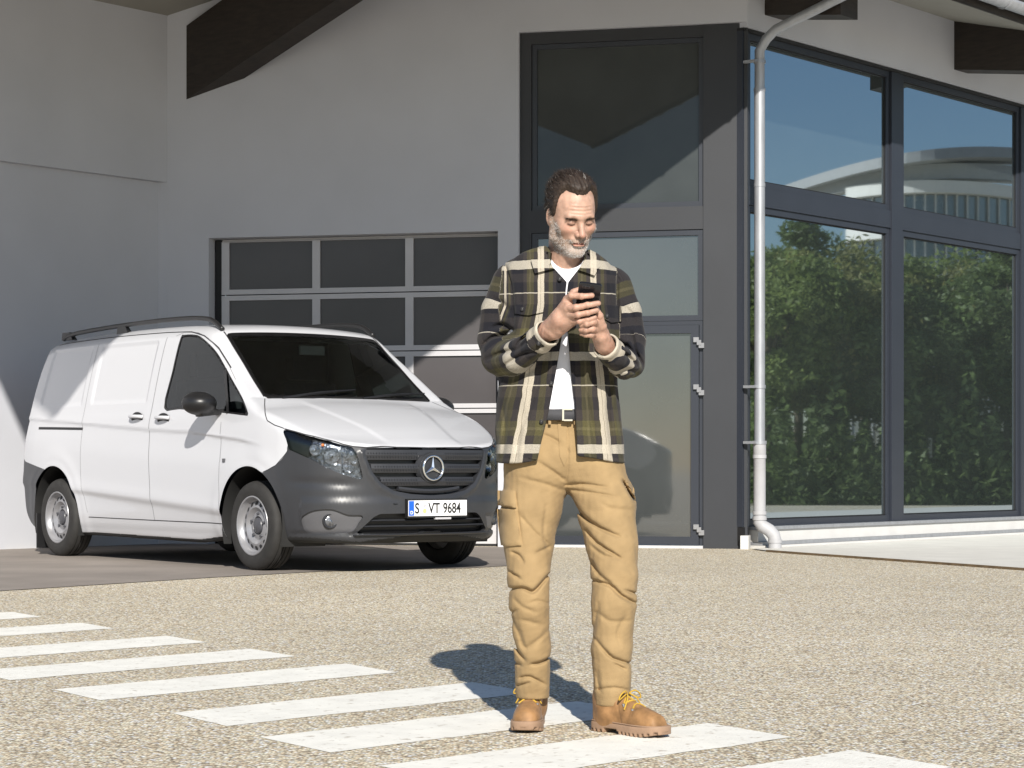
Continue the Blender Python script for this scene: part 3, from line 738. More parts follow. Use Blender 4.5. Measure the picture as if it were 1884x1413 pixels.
def van_part(name, mask, mat, parent=van, push=0.0, pushdir=None, wall_mat=None, keepnormals=True, smoothn=None):
    t = VT[mask]
    if len(t) == 0: return None
    used, inv = np.unique(t, return_inverse=True); t2 = inv.reshape(-1, 3)
    v = VD[used].copy()
    off = (ND[used] if pushdir is None else np.broadcast_to(np.array(pushdir, float), v.shape)) * -push if pushdir is None else np.broadcast_to(np.array(pushdir, float), v.shape) * push
    v2 = v + off if push else v
    faces = t2; mats = [mat]
    if wall_mat:
        e = np.sort(np.concatenate([t2[:, [0, 1]], t2[:, [1, 2]], t2[:, [2, 0]]]), 1)
        eo = np.concatenate([t2[:, [0, 1]], t2[:, [1, 2]], t2[:, [2, 0]]])
        key = e[:, 0].astype(np.int64) * len(used) + e[:, 1]
        _, ix, ct = np.unique(key, return_index=True, return_counts=True)
        b = eo[ix[ct == 1]]; n0 = len(v2)
        w = np.concatenate([np.stack([b[:, 0], b[:, 0] + n0, b[:, 1] + n0], 1), np.stack([b[:, 0], b[:, 1] + n0, b[:, 1]], 1)])
        # fresh copies of the rim verts keep the edge sharp
        vv = np.concatenate([v2, v + ND[used] * 1e-5, v2])
        w = np.concatenate([np.stack([b[:, 1] + n0, b[:, 0] + n0, b[:, 0] + 2 * n0], 1), np.stack([b[:, 1] + n0, b[:, 0] + 2 * n0, b[:, 1] + 2 * n0], 1)])
        faces = np.concatenate([t2, w]); v2 = vv; mats = [mat, wall_mat]
    o = mknp(name, v2, faces, mats, parent)
    if wall_mat:
        mi = np.zeros(len(faces), np.int32); mi[len(t2):] = 1
        o.data.polygons.foreach_set('material_index', mi)
    if keepnormals and not wall_mat and len(o.data.vertices) == len(used):
        o.data.normals_split_custom_set_from_vertices([tuple(q) for q in ND[used]])
    return o
van_part('body_shell', cls == '', 'van_white')
van_part('underbody', cls == 'under', 'underbody')
van_part('bonnet', cls == 'bonnet', 'van_white')
van_part('front_bumper', cls == 'bumper', 'bumper_grey')
van_part('rear_bumper', cls == 'rear_bumper', 'bumper_grey')
for m in split_sides(cls == 'front_door'): van_part('front_door', m, 'van_white')
for m in split_sides(cls == 'sliding_door'): van_part('sliding_door', m, 'van_white')
for m in split_sides(cls == 'rear_lamp'): van_part('rear_lamp', m, 'lamp_red')
scr = van_part('windscreen', cls == 'screen', 'van_glass', push=.003)
van_part('screen_border', cls == 'screen_frit', 'black_gloss', scr, push=.002)
for m, mg in zip(split_sides(cls == 'glass'), split_sides(cls == 'glass_seal')):
    wdw = van_part('side_window', m, 'van_glass', push=.005); van_part('window_seal', mg, 'black_plastic', wdw, push=.002, wall_mat='black_plastic')
grille = van_part('grille', cls == 'grille', 'black_plastic', push=.055, pushdir=(-1, 0, 0), wall_mat='grille_grey')
intake = van_part('lower_intake', cls == 'intake', 'black_plastic', push=.06, pushdir=(-1, 0, 0), wall_mat='bumper_grey')
simple('fog_trim', (0.085, 0.085, 0.092), 0.38, 0.0, var=0.05)
fogs = [van_part('fog_recess', m, 'fog_trim', push=.026, pushdir=(-.75, s * .35, 0), wall_mat='bumper_grey') for m, s in zip(split_sides(cls == 'fog_recess'), (1, -1))]
lamps = []
for m, s in zip(split_sides(cls == 'headlight'), (-1, 1)):
    house = van_part('headlight', m, 'lamp_bowl', push=.055, pushdir=(-.8, -s * .45, 0), wall_mat='black_gloss')
    van_part('lens', m, 'lamp_glass', house)
    van_part('lamp_shroud', m & (VV[VT].mean(1)[:, 0] - np.abs(VV[VT].mean(1)[:, 1]) < -.20 + .35 * (VV[VT].mean(1)[:, 2] - .92)), 'black_gloss', house, push=.018)
    lamps.append((house, s))

# -- ribbons along panel joints, laid on the surface
def on_surf(p, axis=1, sgn=-1):
    """push a point onto the shell along -normal iterations"""
    return on_surf_many([p])[0]
def on_surf_many(P):
    q = np.array(P, float)
    for _ in range(6): q = newton(van_f, q, .05)
    return q
def vdisp(q):                                     # nearest mesh displacement keeps ribbons on the creased surface
    i = np.argmin(((VV - q) ** 2).sum(1)); return disp[i]
def ribbon(name, pts, w, mat, parent, lift=.0012, n=None, mirror=True):
    for s in ((1, -1) if mirror else (1,)):
        V = []; F = []
        P = [np.array(p, float) for p in pts]
        Q = []
        for i in range(len(P) - 1):
            k = max(2, int(np.linalg.norm(P[i + 1] - P[i]) / .03))
            for t in np.arange(k) / k: Q.append(P[i] + (P[i + 1] - P[i]) * t)
        Q.append(P[-1])
        Q = on_surf_many(Q); NN = grad(van_f, Q)
        sub = VV[(np.abs(VV - Q.mean(0)) < np.ptp(Q, axis=0) / 2 + .05).all(1)]; sd_ = disp[(np.abs(VV - Q.mean(0)) < np.ptp(Q, axis=0) / 2 + .05).all(1)]
        dd = [sd_[np.argmin(((sub - q) ** 2).sum(1))] if len(sub) else 0 for q in Q]
        for i, q in enumerate(Q):
            t = Q[min(i + 1, len(Q) - 1)] - Q[max(i - 1, 0)]; t /= np.linalg.norm(t)
            nn = NN[i] / np.linalg.norm(NN[i]); b = np.cross(nn, t)
            for e in (-1, 1):
                v = q + b * w / 2 * e + nn * (lift + dd[i]); V.append((v[0], v[1] * s, v[2]))
        for i in range(len(Q) - 1): F.append((2 * i, 2 * i + 1, 2 * i + 3, 2 * i + 2))
        mk(name, V, F, mat, parent, True)
SY = -.95
ribbon('door_gap', [(-1.540, -.80, 1.80), (-1.540, -.87, 1.45), (-1.540, SY, 1.1), (-1.52, SY, .8), (-1.50, -.95, .5), (-1.49, -.93, .335)], .006, 'panel_gap', van)
ribbon('door_gap', [(-.415, SY, 1.10), (-.415, SY, .80)], .005, 'panel_gap', van)
ribbon('door_gap', [(-.42, SY, .80), (-.415, SY, .36)], .004, 'panel_gap', van)
ribbon('door_gap', [(-2.71, -.80, 1.80), (-2.71, -.87, 1.45), (-2.71, SY, 1.1), (-2.70, SY, .7), (-2.63, SY, .38)], .004, 'panel_gap', van)
ribbon('door_gap', [(-2.62, -.93, .345), (-1.5, -.93, .34), (-.42, -.93, .338)], .007, 'dark_gap', van)
ribbon('roof_channel', [(-3.55, -.75, 1.835), (-2.5, -.76, 1.855), (-1.6, -.77, 1.85), (-1.20, -.775, 1.835), (-.95, -.79, 1.78), (-.70, -.81, 1.68), (-.45, -.845, 1.52)], .010, 'dark_gap', van)
ribbon('slide_rail', [(-3.56, SY, 1.098), (-2.70, SY, 1.080)], .022, 'dark_gap', van)
ribbon('bonnet_gap', [(-.09, -.765, 1.272), (.013, -.83, 1.221), (.162, -.916, 1.156), (.229, -.938, 1.10), (.317, -.932, 1.067), (.415, -.91, 1.04)], .007, 'dark_gap', van)
ribbon('bonnet_gap', [(.42, -.912, 1.038), (.571, -.848, 1.00), (.714, -.756, .962), (.812, -.667, .925), (.848, -.608, .910), (.883, -.52, .902), (.925, -.28, .905), (.935, 0, .905)], .009, 'dark_gap', van, lift=.002)
ribbon('bumper_gap', [(.215, -.954, .728), (.271, -.95, .745), (.355, -.942, .776), (.439, -.925, .846), (.479, -.914, .889)], .005, 'dark_gap', van)
ribbon('door_gap', [(-1.40, -.79, 1.80), (-1.30, -.775, 1.832), (-1.08, -.78, 1.82), (-.88, -.80, 1.76), (-.68, -.82, 1.665), (-.48, -.85, 1.54), (-.33, -.88, 1.43)], .004, 'panel_gap', van)
ribbon('window_divider', [(-.500, -.86, 1.50), (-.335, -.94, 1.165)], .035, 'black_plastic', van, lift=.004)
ribbon('screen_pillar_seal', [(-.82, -.69, 1.795), (-.45, -.725, 1.55), (-.12, -.757, 1.285)], .010, 'black_plastic', van, lift=.002)
ribbon('cowl', [(-.105, -.74, 1.276), (-.10, -.4, 1.277), (-.098, 0, 1.278)], .03, 'black_plastic', van, lift=.003)
ribbon('tail_gap', [(-3.80, -.86, 1.78), (-3.86, -.9, 1.4), (-3.90, -.93, 1.1), (-3.93, -.93, .86)], .006, 'dark_gap', van)

# -- wheel wells, wheels
def lathe(name, prof, mat, parent, n=48, axis='y', smooth=True, loc=(0, 0, 0), sharp=35):
    """profile (radius, along-axis) turned about the y axis"""
    V = []; F = []; m = len(prof)
    for k in range(n):
        t = 2 * math.pi * k / n
        for r_, a in prof: V.append((r_ * math.cos(t), a, r_ * math.sin(t)))
    for k in range(n):
        for i in range(m - 1):
            F.append((k * m + i, k * m + i + 1, ((k + 1) % n) * m + i + 1, ((k + 1) % n) * m + i))
    o = mk(name, V, F, mat, parent, smooth); o.location = loc
    if smooth: o.data.set_sharp_from_angle(angle=R(sharp))
    return o
for cx in (0, -3.2):
    for s in (-1, 1):
        V = []; F = []; n = 28
        for k in range(n + 1):
            t = math.pi * (-.12 + 1.24 * k / n)
            for yy in (.935, .55): V.append((cx + .428 * math.cos(t), s * yy, .345 + .428 * math.sin(t)))
        for k in range(n): F.append((2 * k, 2 * k + 1, 2 * k + 3, 2 * k + 2))
        F.append(tuple(2 * k + 1 for k in range(n + 1)))
        mk('wheel_well', V, F, 'underbody', van, True)
def make_wheel():
    w = empty('wheel')
    tp = [(.215, .085), (.222, .098), (.245, .104), (.275, .106), (.300, .100), (.318, .088), (.3265, .070)]
    tread = []
    for a in (.066, .046, .040, .014, .008):
        tread.append(a)
    prof = tp + [(.329, .060), (.329, .050), (.321, .048), (.321, .042), (.331, .040), (.331, .016), (.322, .014), (.322, .006), (.331, .004), (.331, -.004), (.322, -.006), (.322, -.014), (.331, -.016), (.331, -.040), (.321, -.042), (.321, -.048), (.329, -.050), (.329, -.060)] + [(r_, -a) for r_, a in tp[::-1]]
    ty = lathe('tyre', prof, 'rubber', w, 64)
    rim = lathe('rim', [(.222, .094), (.219, .100), (.212, .101), (.206, .096), (.200, .070), (.188, .052), (.183, .050), (.150, .064), (.135, .066), (.118, .052), (.105, .040), (.085, .044), (.070, .047), (.066, .040), (.066, .0), (.20, -.02), (.21, -.08)], 'steel_rim', w, 64)
    for k in range(16):
        t = 2 * math.pi * k / 16
        c = np.array([.1655 * math.cos(t), .0, .1655 * math.sin(t)])
        V = []; rad = np.array([math.cos(t), 0, math.sin(t)]); tg = np.array([-math.sin(t), 0, math.cos(t)])
        for j in range(12):
            a = 2 * math.pi * j / 12
            off = rad * .0165 * math.cos(a) + tg * .0185 * math.sin(a)
            # lie on the sloped disc (between r .150 y .064 and .183 y .050), a hair proud
            rr = .1655 + .0165 * math.cos(a)
            V.append(c + off + np.array([0, np.interp(rr, [.15, .183], [.0645, .0510]) + .0012, 0]))
        mk('vent_hole', V, [tuple(range(12))[::-1]], 'dark_gap', rim)
    lathe('hub_cap', [(.0, .062), (.040, .060), (.054, .055), (.060, .046), (.062, .030)], 'hub_cap', w, 32)
    for k in range(5):
        t = 2 * math.pi * (k + .3) / 5
        o = lathe('wheel_bolt', [(0, .06), (.009, .060), (.0105, .053), (.0105, .04)], 'hub_cap', w, 8, loc=(.088 * math.cos(t), 0, .088 * math.sin(t)))
    return w
def copy_tree(o, parent):
    c = o.copy(); COL.objects.link(c); c.parent = parent
    for ch in [q for q in bpy.data.objects if q.parent == o]: copy_tree(ch, c)
    return c
w0 = make_wheel()
spots = [(0, -.832, math.pi), (-3.2, -.832, math.pi), (0, .832, 0), (-3.2, .832, 0)]
ws_ = [w0] + [copy_tree(w0, None) for _ in range(3)]
for w, (cx, cy, rz) in zip(ws_, spots):
    w.parent = van; w.location = (cx, cy, .332); w.rotation_euler = (0, 0, rz)
# -- grille slats, badge, intake bars, plate
def bar_along_front(name, z0, z1, inset, yl, thick, mat, parent, n=24, bulge=0.0, zc=0.0):
    """horizontal bar that follows the nose in plan"""
    V = []; F = []
    QS = on_surf_many([(.95, -yl + 2 * yl * i / n, (z0 + z1) / 2) for i in range(n + 1)])
    for i in range(n + 1):
        y = -yl + 2 * yl * i / n
        q = QS[i]; x = q[0] - inset
        za, zb = z0 + zc * (y / yl) ** 2, z1 + zc * (y / yl) ** 2
        V += [(x - .004, y, za), (x + bulge, y, (za + zb) / 2), (x - .002, y, zb), (x - thick, y, zb), (x - thick, y, za)]
    m = 5
    for i in range(n):
        for k in range(m): F.append((i * m + k, i * m + (k + 1) % m, (i + 1) * m + (k + 1) % m, (i + 1) * m + k))
    F += [tuple(range(m))[::-1], tuple(n * m + k for k in range(m))]
    return mk(name, V, F, mat, parent)
bar_along_front('slat', .815, .888, .010, .535, .03, 'grille_grey', grille, bulge=.004)
bar_along_front('slat', .722, .785, .010, .485, .03, 'grille_grey', grille, bulge=.008)
bar_along_front('slat', .628, .690, .012, .415, .03, 'grille_grey', grille, bulge=.008)
bar_along_front('slat', .574, .604, .014, .27, .03, 'grille_grey', grille, bulge=.004, zc=.02)
for zr, yl in ((.836, .52), (.862, .53), (.742, .47), (.766, .475), (.648, .41), (.672, .42)):      # honeycomb studs pressed into the slats
    V = []; F = []
    for q in on_surf_many([(.95, y + (.011 if int(zr * 1000) % 4 else 0), zr) for y in np.arange(-yl, yl, .022) if abs(y) > .12]):
        x = q[0] + .0015 if zr > .8 else q[0] + .002; y0 = q[1]; c = len(V)
        V += [(x - .004, y0 - .006, zr), (x - .002, y0, zr - .007), (x - .004, y0 + .006, zr), (x - .004, y0, zr + .007)]
        F.append((c, c + 1, c + 2, c + 3))
    mk('mesh_studs', V, F, 'black_plastic', grille)
# badge: ring and three-pointed star
badge = empty('badge'); badge.parent = van
bx, bz, br = .985, .757, .096
nr, mr_ = 48, 10; V = []; F = []
for i in range(nr):
    t = 2 * math.pi * i / nr
    for j in range(mr_):
        a = 2 * math.pi * j / mr_; rr = br - .009 + .009 * math.cos(a)
        V.append((bx + .010 * math.sin(a), rr * math.sin(t), bz + rr * math.cos(t)))
for i in range(nr):
    for j in range(mr_): F.append((i * mr_ + j, i * mr_ + (j + 1) % mr_, ((i + 1) % nr) * mr_ + (j + 1) % mr_, ((i + 1) % nr) * mr_ + j))
mk('badge_ring', V, F, 'chrome', badge, True)
V = [(bx + .014, 0, bz), (bx - .006, 0, bz)]; F = []
for k in range(6):
    t = math.pi * k / 3; rr = br - .010 if k % 2 == 0 else .017
    V.append((bx + (.000 if k % 2 == 0 else .002), rr * math.sin(t), bz + rr * math.cos(t)))
for k in range(6):
    F.append((0, 2 + (k + 1) % 6, 2 + k)); F.append((1, 2 + k, 2 + (k + 1) % 6))
mk('badge_star', V, F, 'chrome', badge)
V = [(bx - .012, 0, bz)] + [(bx - .012 - .004, (br + .012) * math.sin(2 * math.pi * k / 32), bz + (br + .012) * math.cos(2 * math.pi * k / 32)) for k in range(32)] + [(bx - .055, (br + .03) * math.sin(2 * math.pi * k / 32), bz + (br + .02) * math.cos(2 * math.pi * k / 32)) for k in range(32)]
F = [(0, 1 + (k + 1) % 32, 1 + k) for k in range(32)] + [(1 + k, 1 + (k + 1) % 32, 33 + (k + 1) % 32, 33 + k) for k in range(32)]
mk('badge_base', V, F, 'grille_grey', badge, True).data.set_sharp_from_angle(angle=R(30))
bar_along_front('intake_bar', .372, .386, .012, .50, .03, 'grille_grey', intake, bulge=.006)
bar_along_front('intake_bar', .330, .344, .012, .54, .03, 'grille_grey', intake, bulge=.006)
bar_along_front('intake_lip', .270, .282, -.012, .60, .05, 'bumper_grey', van, bulge=.010)
# number plate
def text_mesh(name, body, size, mat, parent, M, xs=1.0, ext=.0006, align='LEFT'):
    cu = bpy.data.curves.new(name, 'FONT'); cu.body = body; cu.size = size; cu.extrude = ext; cu.align_x = align; cu.offset = size * .018
    ob = bpy.data.objects.new(name, cu); COL.objects.link(ob)
    dg = bpy.context.evaluated_depsgraph_get(); dg.update()
    me = bpy.data.meshes.new_from_object(ob.evaluated_get(dg))
    bpy.data.objects.remove(ob); bpy.data.curves.remove(cu)
    me.transform(M @ Matrix.Diagonal((xs, 1, 1, 1)))
    me.materials.clear()
    return link(name, me, mat, parent)
plate = empty('number_plate'); plate.parent = van
px0 = .998; py0 = .03
def pbox(name, y0, y1, z0, z1, x0, x1, mat, par, bev=.0015):
    return hexa(name, [(x0, y0, z0), (x1, y0, z0), (x1, y1, z0), (x0, y1, z0), (x0, y0, z1), (x1, y0, z1), (x1, y1, z1), (x0, y1, z1)], mat, par, bev)
pbox('plate_holder', py0 - .268, py0 + .268, .396, .534, px0 - .03, px0 - .0005, 'black_plastic', plate, .003)
pbox('plate_holder_tab', py0 - .02, py0 + .12, .384, .398, px0 - .02, px0 + .002, 'alu_frame', plate)
pbox('plate_board', py0 - .26, py0 + .26, .410, .522, px0, px0 + .004, 'plate_white', plate)
pbox('plate_band', py0 - .257, py0 - .212, .413, .519, px0 + .0042, px0 + .0050, 'plate_blue', plate, 0)
Mp = Matrix(((0, 0, 1, px0 + .0048), (1, 0, 0, 0), (0, 1, 0, 0), (0, 0, 0, 1)))
def ptxt(body, y, z, size, mat, xs): return text_mesh('plate_lettering', body, size, mat, plate, Matrix.Translation((0, y, z)) @ Mp, xs)
ptxt('S', py0 - .205, .4305, .105, 'plate_black', .82)
ptxt('VT', py0 - .085, .4305, .105, 'plate_black', .80)
ptxt('9684', py0 + .045, .4305, .105, 'plate_black', .76)
Mp2 = Matrix(((0, 0, 1, px0 + .0056), (1, 0, 0, 0), (0, 1, 0, 0), (0, 0, 0, 1)))
text_mesh('plate_lettering', 'D', .034, 'plate_white', plate, Matrix.Translation((0, py0 - .246, .424)) @ Mp2, 1.0)
for zz, rr, mm in ((.484, .013, 'alu_frame'), (.446, .017, 'plate_seal')):
    mk('plate_seal', [(px0 + .0048, py0 - .118 + rr * math.cos(2 * math.pi * k / 16), zz + rr * math.sin(2 * math.pi * k / 16)) for k in range(16)], [tuple(range(16))], mm, plate)
# fog lamps
for fo, s in zip(fogs, (-1, 1)):
    c = on_surf((.761, s * .737, .378)); nn = grad(van_f, c[None])[0]; nn /= np.linalg.norm(nn)
    nn = np.array([.92, s * .39, 0]); nn /= np.linalg.norm(nn)
    rot = Vector((0, 1, 0)).rotation_difference(Vector(nn)).to_matrix().to_4x4()
    for nm, prof, mm in (('fog_lamp', [(.0, -.012), (.036, -.010), (.043, -.002), (.048, .002), (.053, -.002), (.056, -.03)], 'grille_grey'), ('fog_glass', [(.0, -.004), (.030, -.005), (.040, -.009)], 'lamp_bowl')):
        o = lathe(nm, prof, mm, fo, 28); o.matrix_local = Matrix.Translation(Vector(c + nn * -.006)) @ rot
# headlight innards: reflector bowls, bulbs, amber bulb
for house, s in lamps:
    for (sx, zz, rr, mm) in ((-.13, .885, .040, 'reflector'), (.045, .842, .058, 'reflector'), (.19, .765, .038, 'reflector'), (-.05, .925, .012, 'lamp_amber'), (.17, .865, .030, 'reflector')):
        cand = VV[(VV[:, 1] < 0) & (VV[:, 0] > .3)]; q = cand[np.argmin((cand[:, 0] + cand[:, 1] - sx) ** 2 + (cand[:, 2] - zz) ** 2)]
        nn = np.array([.90, -.42, .02]); nn /= np.linalg.norm(nn)
        p = q - nn * .030
        if s > 0: p = p * np.array([1, -1, 1]); nn = nn * np.array([1, -1, 1])
        rot = Vector((0, 1, 0)).rotation_difference(Vector(nn)).to_matrix().to_4x4()
        prof = [(rr * .22, -rr * .55), (rr * .5, -rr * .45), (rr * .8, -rr * .2), (rr, rr * .12), (rr * 1.07, rr * .15), (rr * 1.1, rr * .05)] if mm == 'reflector' else [(0, rr), (rr * .7, rr * .7), (rr, 0), (rr * .7, -rr)]
        o = lathe('lamp_reflector' if mm == 'reflector' else 'indicator_bulb', prof, mm, house, 24); o.matrix_local = Matrix.Translation(Vector(p)) @ rot
        if mm == 'reflector':
            o2 = lathe('bulb', [(0, rr * .15), (rr * .16, rr * .05), (rr * .2, -rr * .2), (rr * .2, -rr * .6)], 'chrome', house, 12); o2.matrix_local = Matrix.Translation(Vector(p)) @ rot
# -- roof rails
for s in (-1, 1):
    pth = [(-3.53, s * .70, 1.868), (-3.42, s * .70, 1.898), (-3.1, s * .70, 1.918), (-2.5, s * .70, 1.935), (-1.9, s * .70, 1.942), (-1.4, s * .70, 1.938), (-1.1, s * .70, 1.922), (-.96, s * .70, 1.895), (-.82, s * .70, 1.825)]
    V, F = tube_mesh([tuple(p) for p in catmull(pth, 5, False)], .019, 10); rail = mk('roof_rail', V, F, 'black_plastic', van, True)
    for xx in (-2.45, -3.47):
        hexa('rail_foot', [(xx - .10, s * .685 - .02, 1.86), (xx + .10, s * .685 - .02, 1.86), (xx + .10, s * .685 + .03, 1.86), (xx - .10, s * .685 + .03, 1.86), (xx - .07, s * .70 - .015, 1.925), (xx + .07, s * .70 - .015, 1.925), (xx + .07, s * .70 + .015, 1.925), (xx - .07, s * .70 + .015, 1.925)], 'black_plastic', rail, .008)
# -- door mirrors
def mirror_f(P):
    c = P - np.array([-.50, -1.10, 1.235])
    x, y, z = c[:, 0], c[:, 1], c[:, 2]
    w = .085 + .03 * sstep(-.1, .1, -z) * 0
    d = np.sqrt((np.maximum(x, 0) / .16) ** 2 + (np.minimum(x, 0) / .05) ** 2 * (x < 0) + (y / .135) ** 2 + ((z - .004) / .088) ** 2) - 1
    d = d * .085
    d = smax(d, -(x + .035), .012)
    arm = np.maximum.reduce([np.abs(y - .12) - .12, np.abs(z + .075 - .10 * y) - .020, np.abs(x - .02) - .05]) 
    return smin(d, arm, .03)
P_, Q_ = surface_nets(mirror_f, (-.62, -1.30, 1.10), (-.28, -.86, 1.36), .010)
for s in (1, -1):
    q = P_ * np.array([1, s, 1]); fq = Q_ if s == 1 else Q_[:, ::-1]
    mi = mknp('door_mirror', q, fq, 'black_plastic', van)
    y0 = -1.10 * s
    mk('mirror_glass', [(-.5365, y0 + .105 * math.cos(t), 1.239 + .066 * math.sin(t)) for t in np.linspace(0, 2 * math.pi, 25)[:-1]], [tuple(range(24))], 'chrome', mi)
# -- handles
for hx, hz in ((-1.748, 1.153), (-1.314, 1.137)):
    for s in (1, -1):
        c = on_surf((hx, -.95, hz)); h = empty('door_handle'); h.parent = van
        cy = c[1]
        V = [(hx, (cy - .001) * s, hz)] + [(hx + .098 * math.cos(t), (cy - .0035 + .0) * s, hz + .048 * math.sin(t)) for t in np.linspace(0, 2 * math.pi, 25)[:-1]]
        mk('handle_cup', V, [(0, 1 + k, 1 + (k + 1) % 24) for k in range(24)], 'dark_gap', h, True)
        pts = [(hx - .095, (cy - .004) * s, hz + .010), (hx - .075, (cy - .026) * s, hz + .012), (hx, (cy - .038) * s, hz + .012), (hx + .075, (cy - .026) * s, hz + .010), (hx + .095, (cy - .004) * s, hz + .008)]
        V, F = tube_mesh([tuple(p) for p in catmull(pts, 4, False)], .015, 10); mk('grip', V, F, 'van_white', h, True)
for s in (1, -1):
    c = on_surf((-.351, -.95, .812))
    hexa('side_repeater', [(-.351 + dx, (c[1] + .002 - o_) * s, .812 + dz_) for o_ in (0, .008) for dx, dz_ in ((-.018, -.014), (.018, -.014), (.018, .014), (-.018, .014))], 'lamp_amber' if False else 'fog_trim', van, .002)
# -- wipers
for (a, b) in (((-.08, -.62, 1.285), (-.165, .02, 1.335)), ((-.08, .10, 1.285), (-.165, .68, 1.33))):
    A_, B_ = on_surf(a), on_surf(b)
    wp = empty('wiper'); wp.parent = van
    p = [A_ + (B_ - A_) * t for t in np.linspace(0, 1, 8)]; p = [on_surf(q) for q in p]
    up_ = np.array([.65, 0, .76])
    tube('wiper_arm', [q + up_ * (.012 + .012 * math.sin(math.pi * i / 7)) for i, q in enumerate(p)], .007, 'black_plastic', wp, 6)
    tube('wiper_blade', [q + up_ * .007 + np.array([-.0, .06, .01]) for q in p], .006, 'black_plastic', wp, 6)
# -- cabin interior
cab = empty('cabin'); cab.parent = van
def lbox(name, x0, x1, y0, y1, z0, z1, mat, par, bev=.02):
    return hexa(name, [(x0, y0, z0), (x1, y0, z0), (x1, y1, z0), (x0, y1, z0), (x0, y0, z1), (x1, y0, z1), (x1, y1, z1), (x0, y1, z1)], mat, par, bev, seg=3)
lbox('dashboard', -.55, -.13, -.84, .84, .85, 1.20, 'interior_dark', cab, .06)
lbox('bulkhead', -1.62, -1.58, -.76, .76, .35, 1.80, 'interior_dark', cab, .01)
lbox('cab_floor', -1.58, .1, -.85, .85, .35, .40, 'interior_dark', cab, .01)
for yy in (-.45, .45):
    lbox('seat_base', -1.45, -.95, yy - .26, yy + .26, .75, .92, 'seat_cloth', cab, .06)
    b = lbox('seat_back', -1.55, -1.38, yy - .25, yy + .25, .88, 1.45, 'seat_cloth', cab, .06)
    lbox('headrest', -1.54, -1.43, yy - .13, yy + .13, 1.48, 1.66, 'seat_cloth', cab, .04)
V, F = [], []
st = [( -.72 + .05 * math.sin(t) * .4, .42 + .19 * math.cos(t), 1.14 + .17 * math.sin(t)) for t in np.linspace(0, 2 * math.pi, 25)]
tube('steering_wheel', st, .014, 'interior_dark', cab, 8)
lbox('mirror_inside', -.66, -.63, -.11, .11, 1.64, 1.71, 'interior_dark', cab, .015)
for s in (-1, 1):
    lbox('sun_visor', -.95, -.80, s * .38 - .2, s * .38 + .2, 1.755, 1.775, 'headliner', cab, .008)
hexa('mud_flap', [(-3.60, -.93, .06), (-3.585, -.93, .06), (-3.585, -.73, .06), (-3.60, -.73, .06), (-3.60, -.93, .36), (-3.585, -.93, .36), (-3.585, -.73, .36), (-3.60, -.73, .36)], 'black_plastic', van, .003)
lbox('tow_cover', .945, .968, -.33, -.30, .50, .503, 'bumper_grey', van, 0)
for cx in (0, -3.2): tube('axle', [(cx, -.74, .33), (cx, .74, .33)], .05, 'underbody', van, 10)
# ------------------------------------------------------------------ person
MO = np.array([0.189, 7.0, -0.0848])
person = empty('person', tuple(MO))
tag(person, 'bearded person in a plaid overshirt and tan cargo trousers looking down at a phone', 'person')
def mp(px, py, D=7.0):
    """measured picture point at depth D -> metres in the person's own frame"""
    return np.array([(px - 942) * D / 4000 - MO[0], D - MO[1], 0.78 - (py - 855) * D / 4000 - MO[2]])
def rc(P, a, b, ra, rb, sy=1.0):
    a = np.asarray(a, float); b = np.asarray(b, float); ab = b - a
    q = P - a
    if sy != 1.0:
        q = q * np.array([1, 1 / sy, 1]); ab = ab * np.array([1, 1 / sy, 1])
    t = np.clip((q @ ab) / (ab @ ab), 0, 1)
    return np.linalg.norm(q - t[:, None] * ab, axis=1) - (ra + (rb - ra) * t)
def ell(P, c, r):
    q = (P - np.asarray(c, float)) / np.asarray(r, float)
    l = np.linalg.norm(q, axis=1)
    return (l - 1) * min(r) if True else l
def ell2(P, c, r):
    q = P - np.asarray(c, float); r = np.asarray(r, float)
    k0 = np.linalg.norm(q / r, axis=1); k1 = np.linalg.norm(q / r ** 2, axis=1)
    return k0 * (k0 - 1) / np.maximum(k1, 1e-6)
def chain(P, pts, k=None, sy=1.0):
    """pts: list of (px,py,D,r); the tightest of consecutive tapered capsules"""
    d = None
    for (a, b) in zip(pts[:-1], pts[1:]):
        e = rc(P, mp(*a[:3]), mp(*b[:3]), a[3], b[3], sy)
        d = e if d is None else smin(d, e, .012)
    return d
def vnoise(P, s, seed=0):
    """cheap smooth 3-D noise from sines"""
    r_ = np.random.default_rng(seed); o = np.zeros(len(P))
    for i in range(7):
        k = r_.normal(0, 1, 3); k = k / np.linalg.norm(k) * s * (0.7 + .25 * i); o += np.sin(P @ k + r_.uniform(0, 6.28)) / (1 + .25 * i)
    return o / 3.2
def seg_dist(x, z, pl):
    """distance to a polyline in the x-z plane, plus signed side"""
    best = np.full(len(x), 9.0, np.float32); side_ = np.zeros(len(x), np.float32); tt = np.zeros(len(x), np.float32)
    n = len(pl) - 1
    for i in range(n):
        (ax, az), (bx, bz) = pl[i], pl[i + 1]
        ex, ez = bx - ax, bz - az; L2 = ex * ex + ez * ez
        t = np.clip(((x - ax) * ex + (z - az) * ez) / L2, 0, 1)
        dx, dz_ = x - ax - ex * t, z - az - ez * t
        d = np.sqrt(dx * dx + dz_ * dz_); m = d < best
        best = np.where(m, d, best); side_ = np.where(m, np.sign(ex * dz_ - ez * dx), side_); tt = np.where(m, (i + t) / n, tt)
    return best, side_, tt
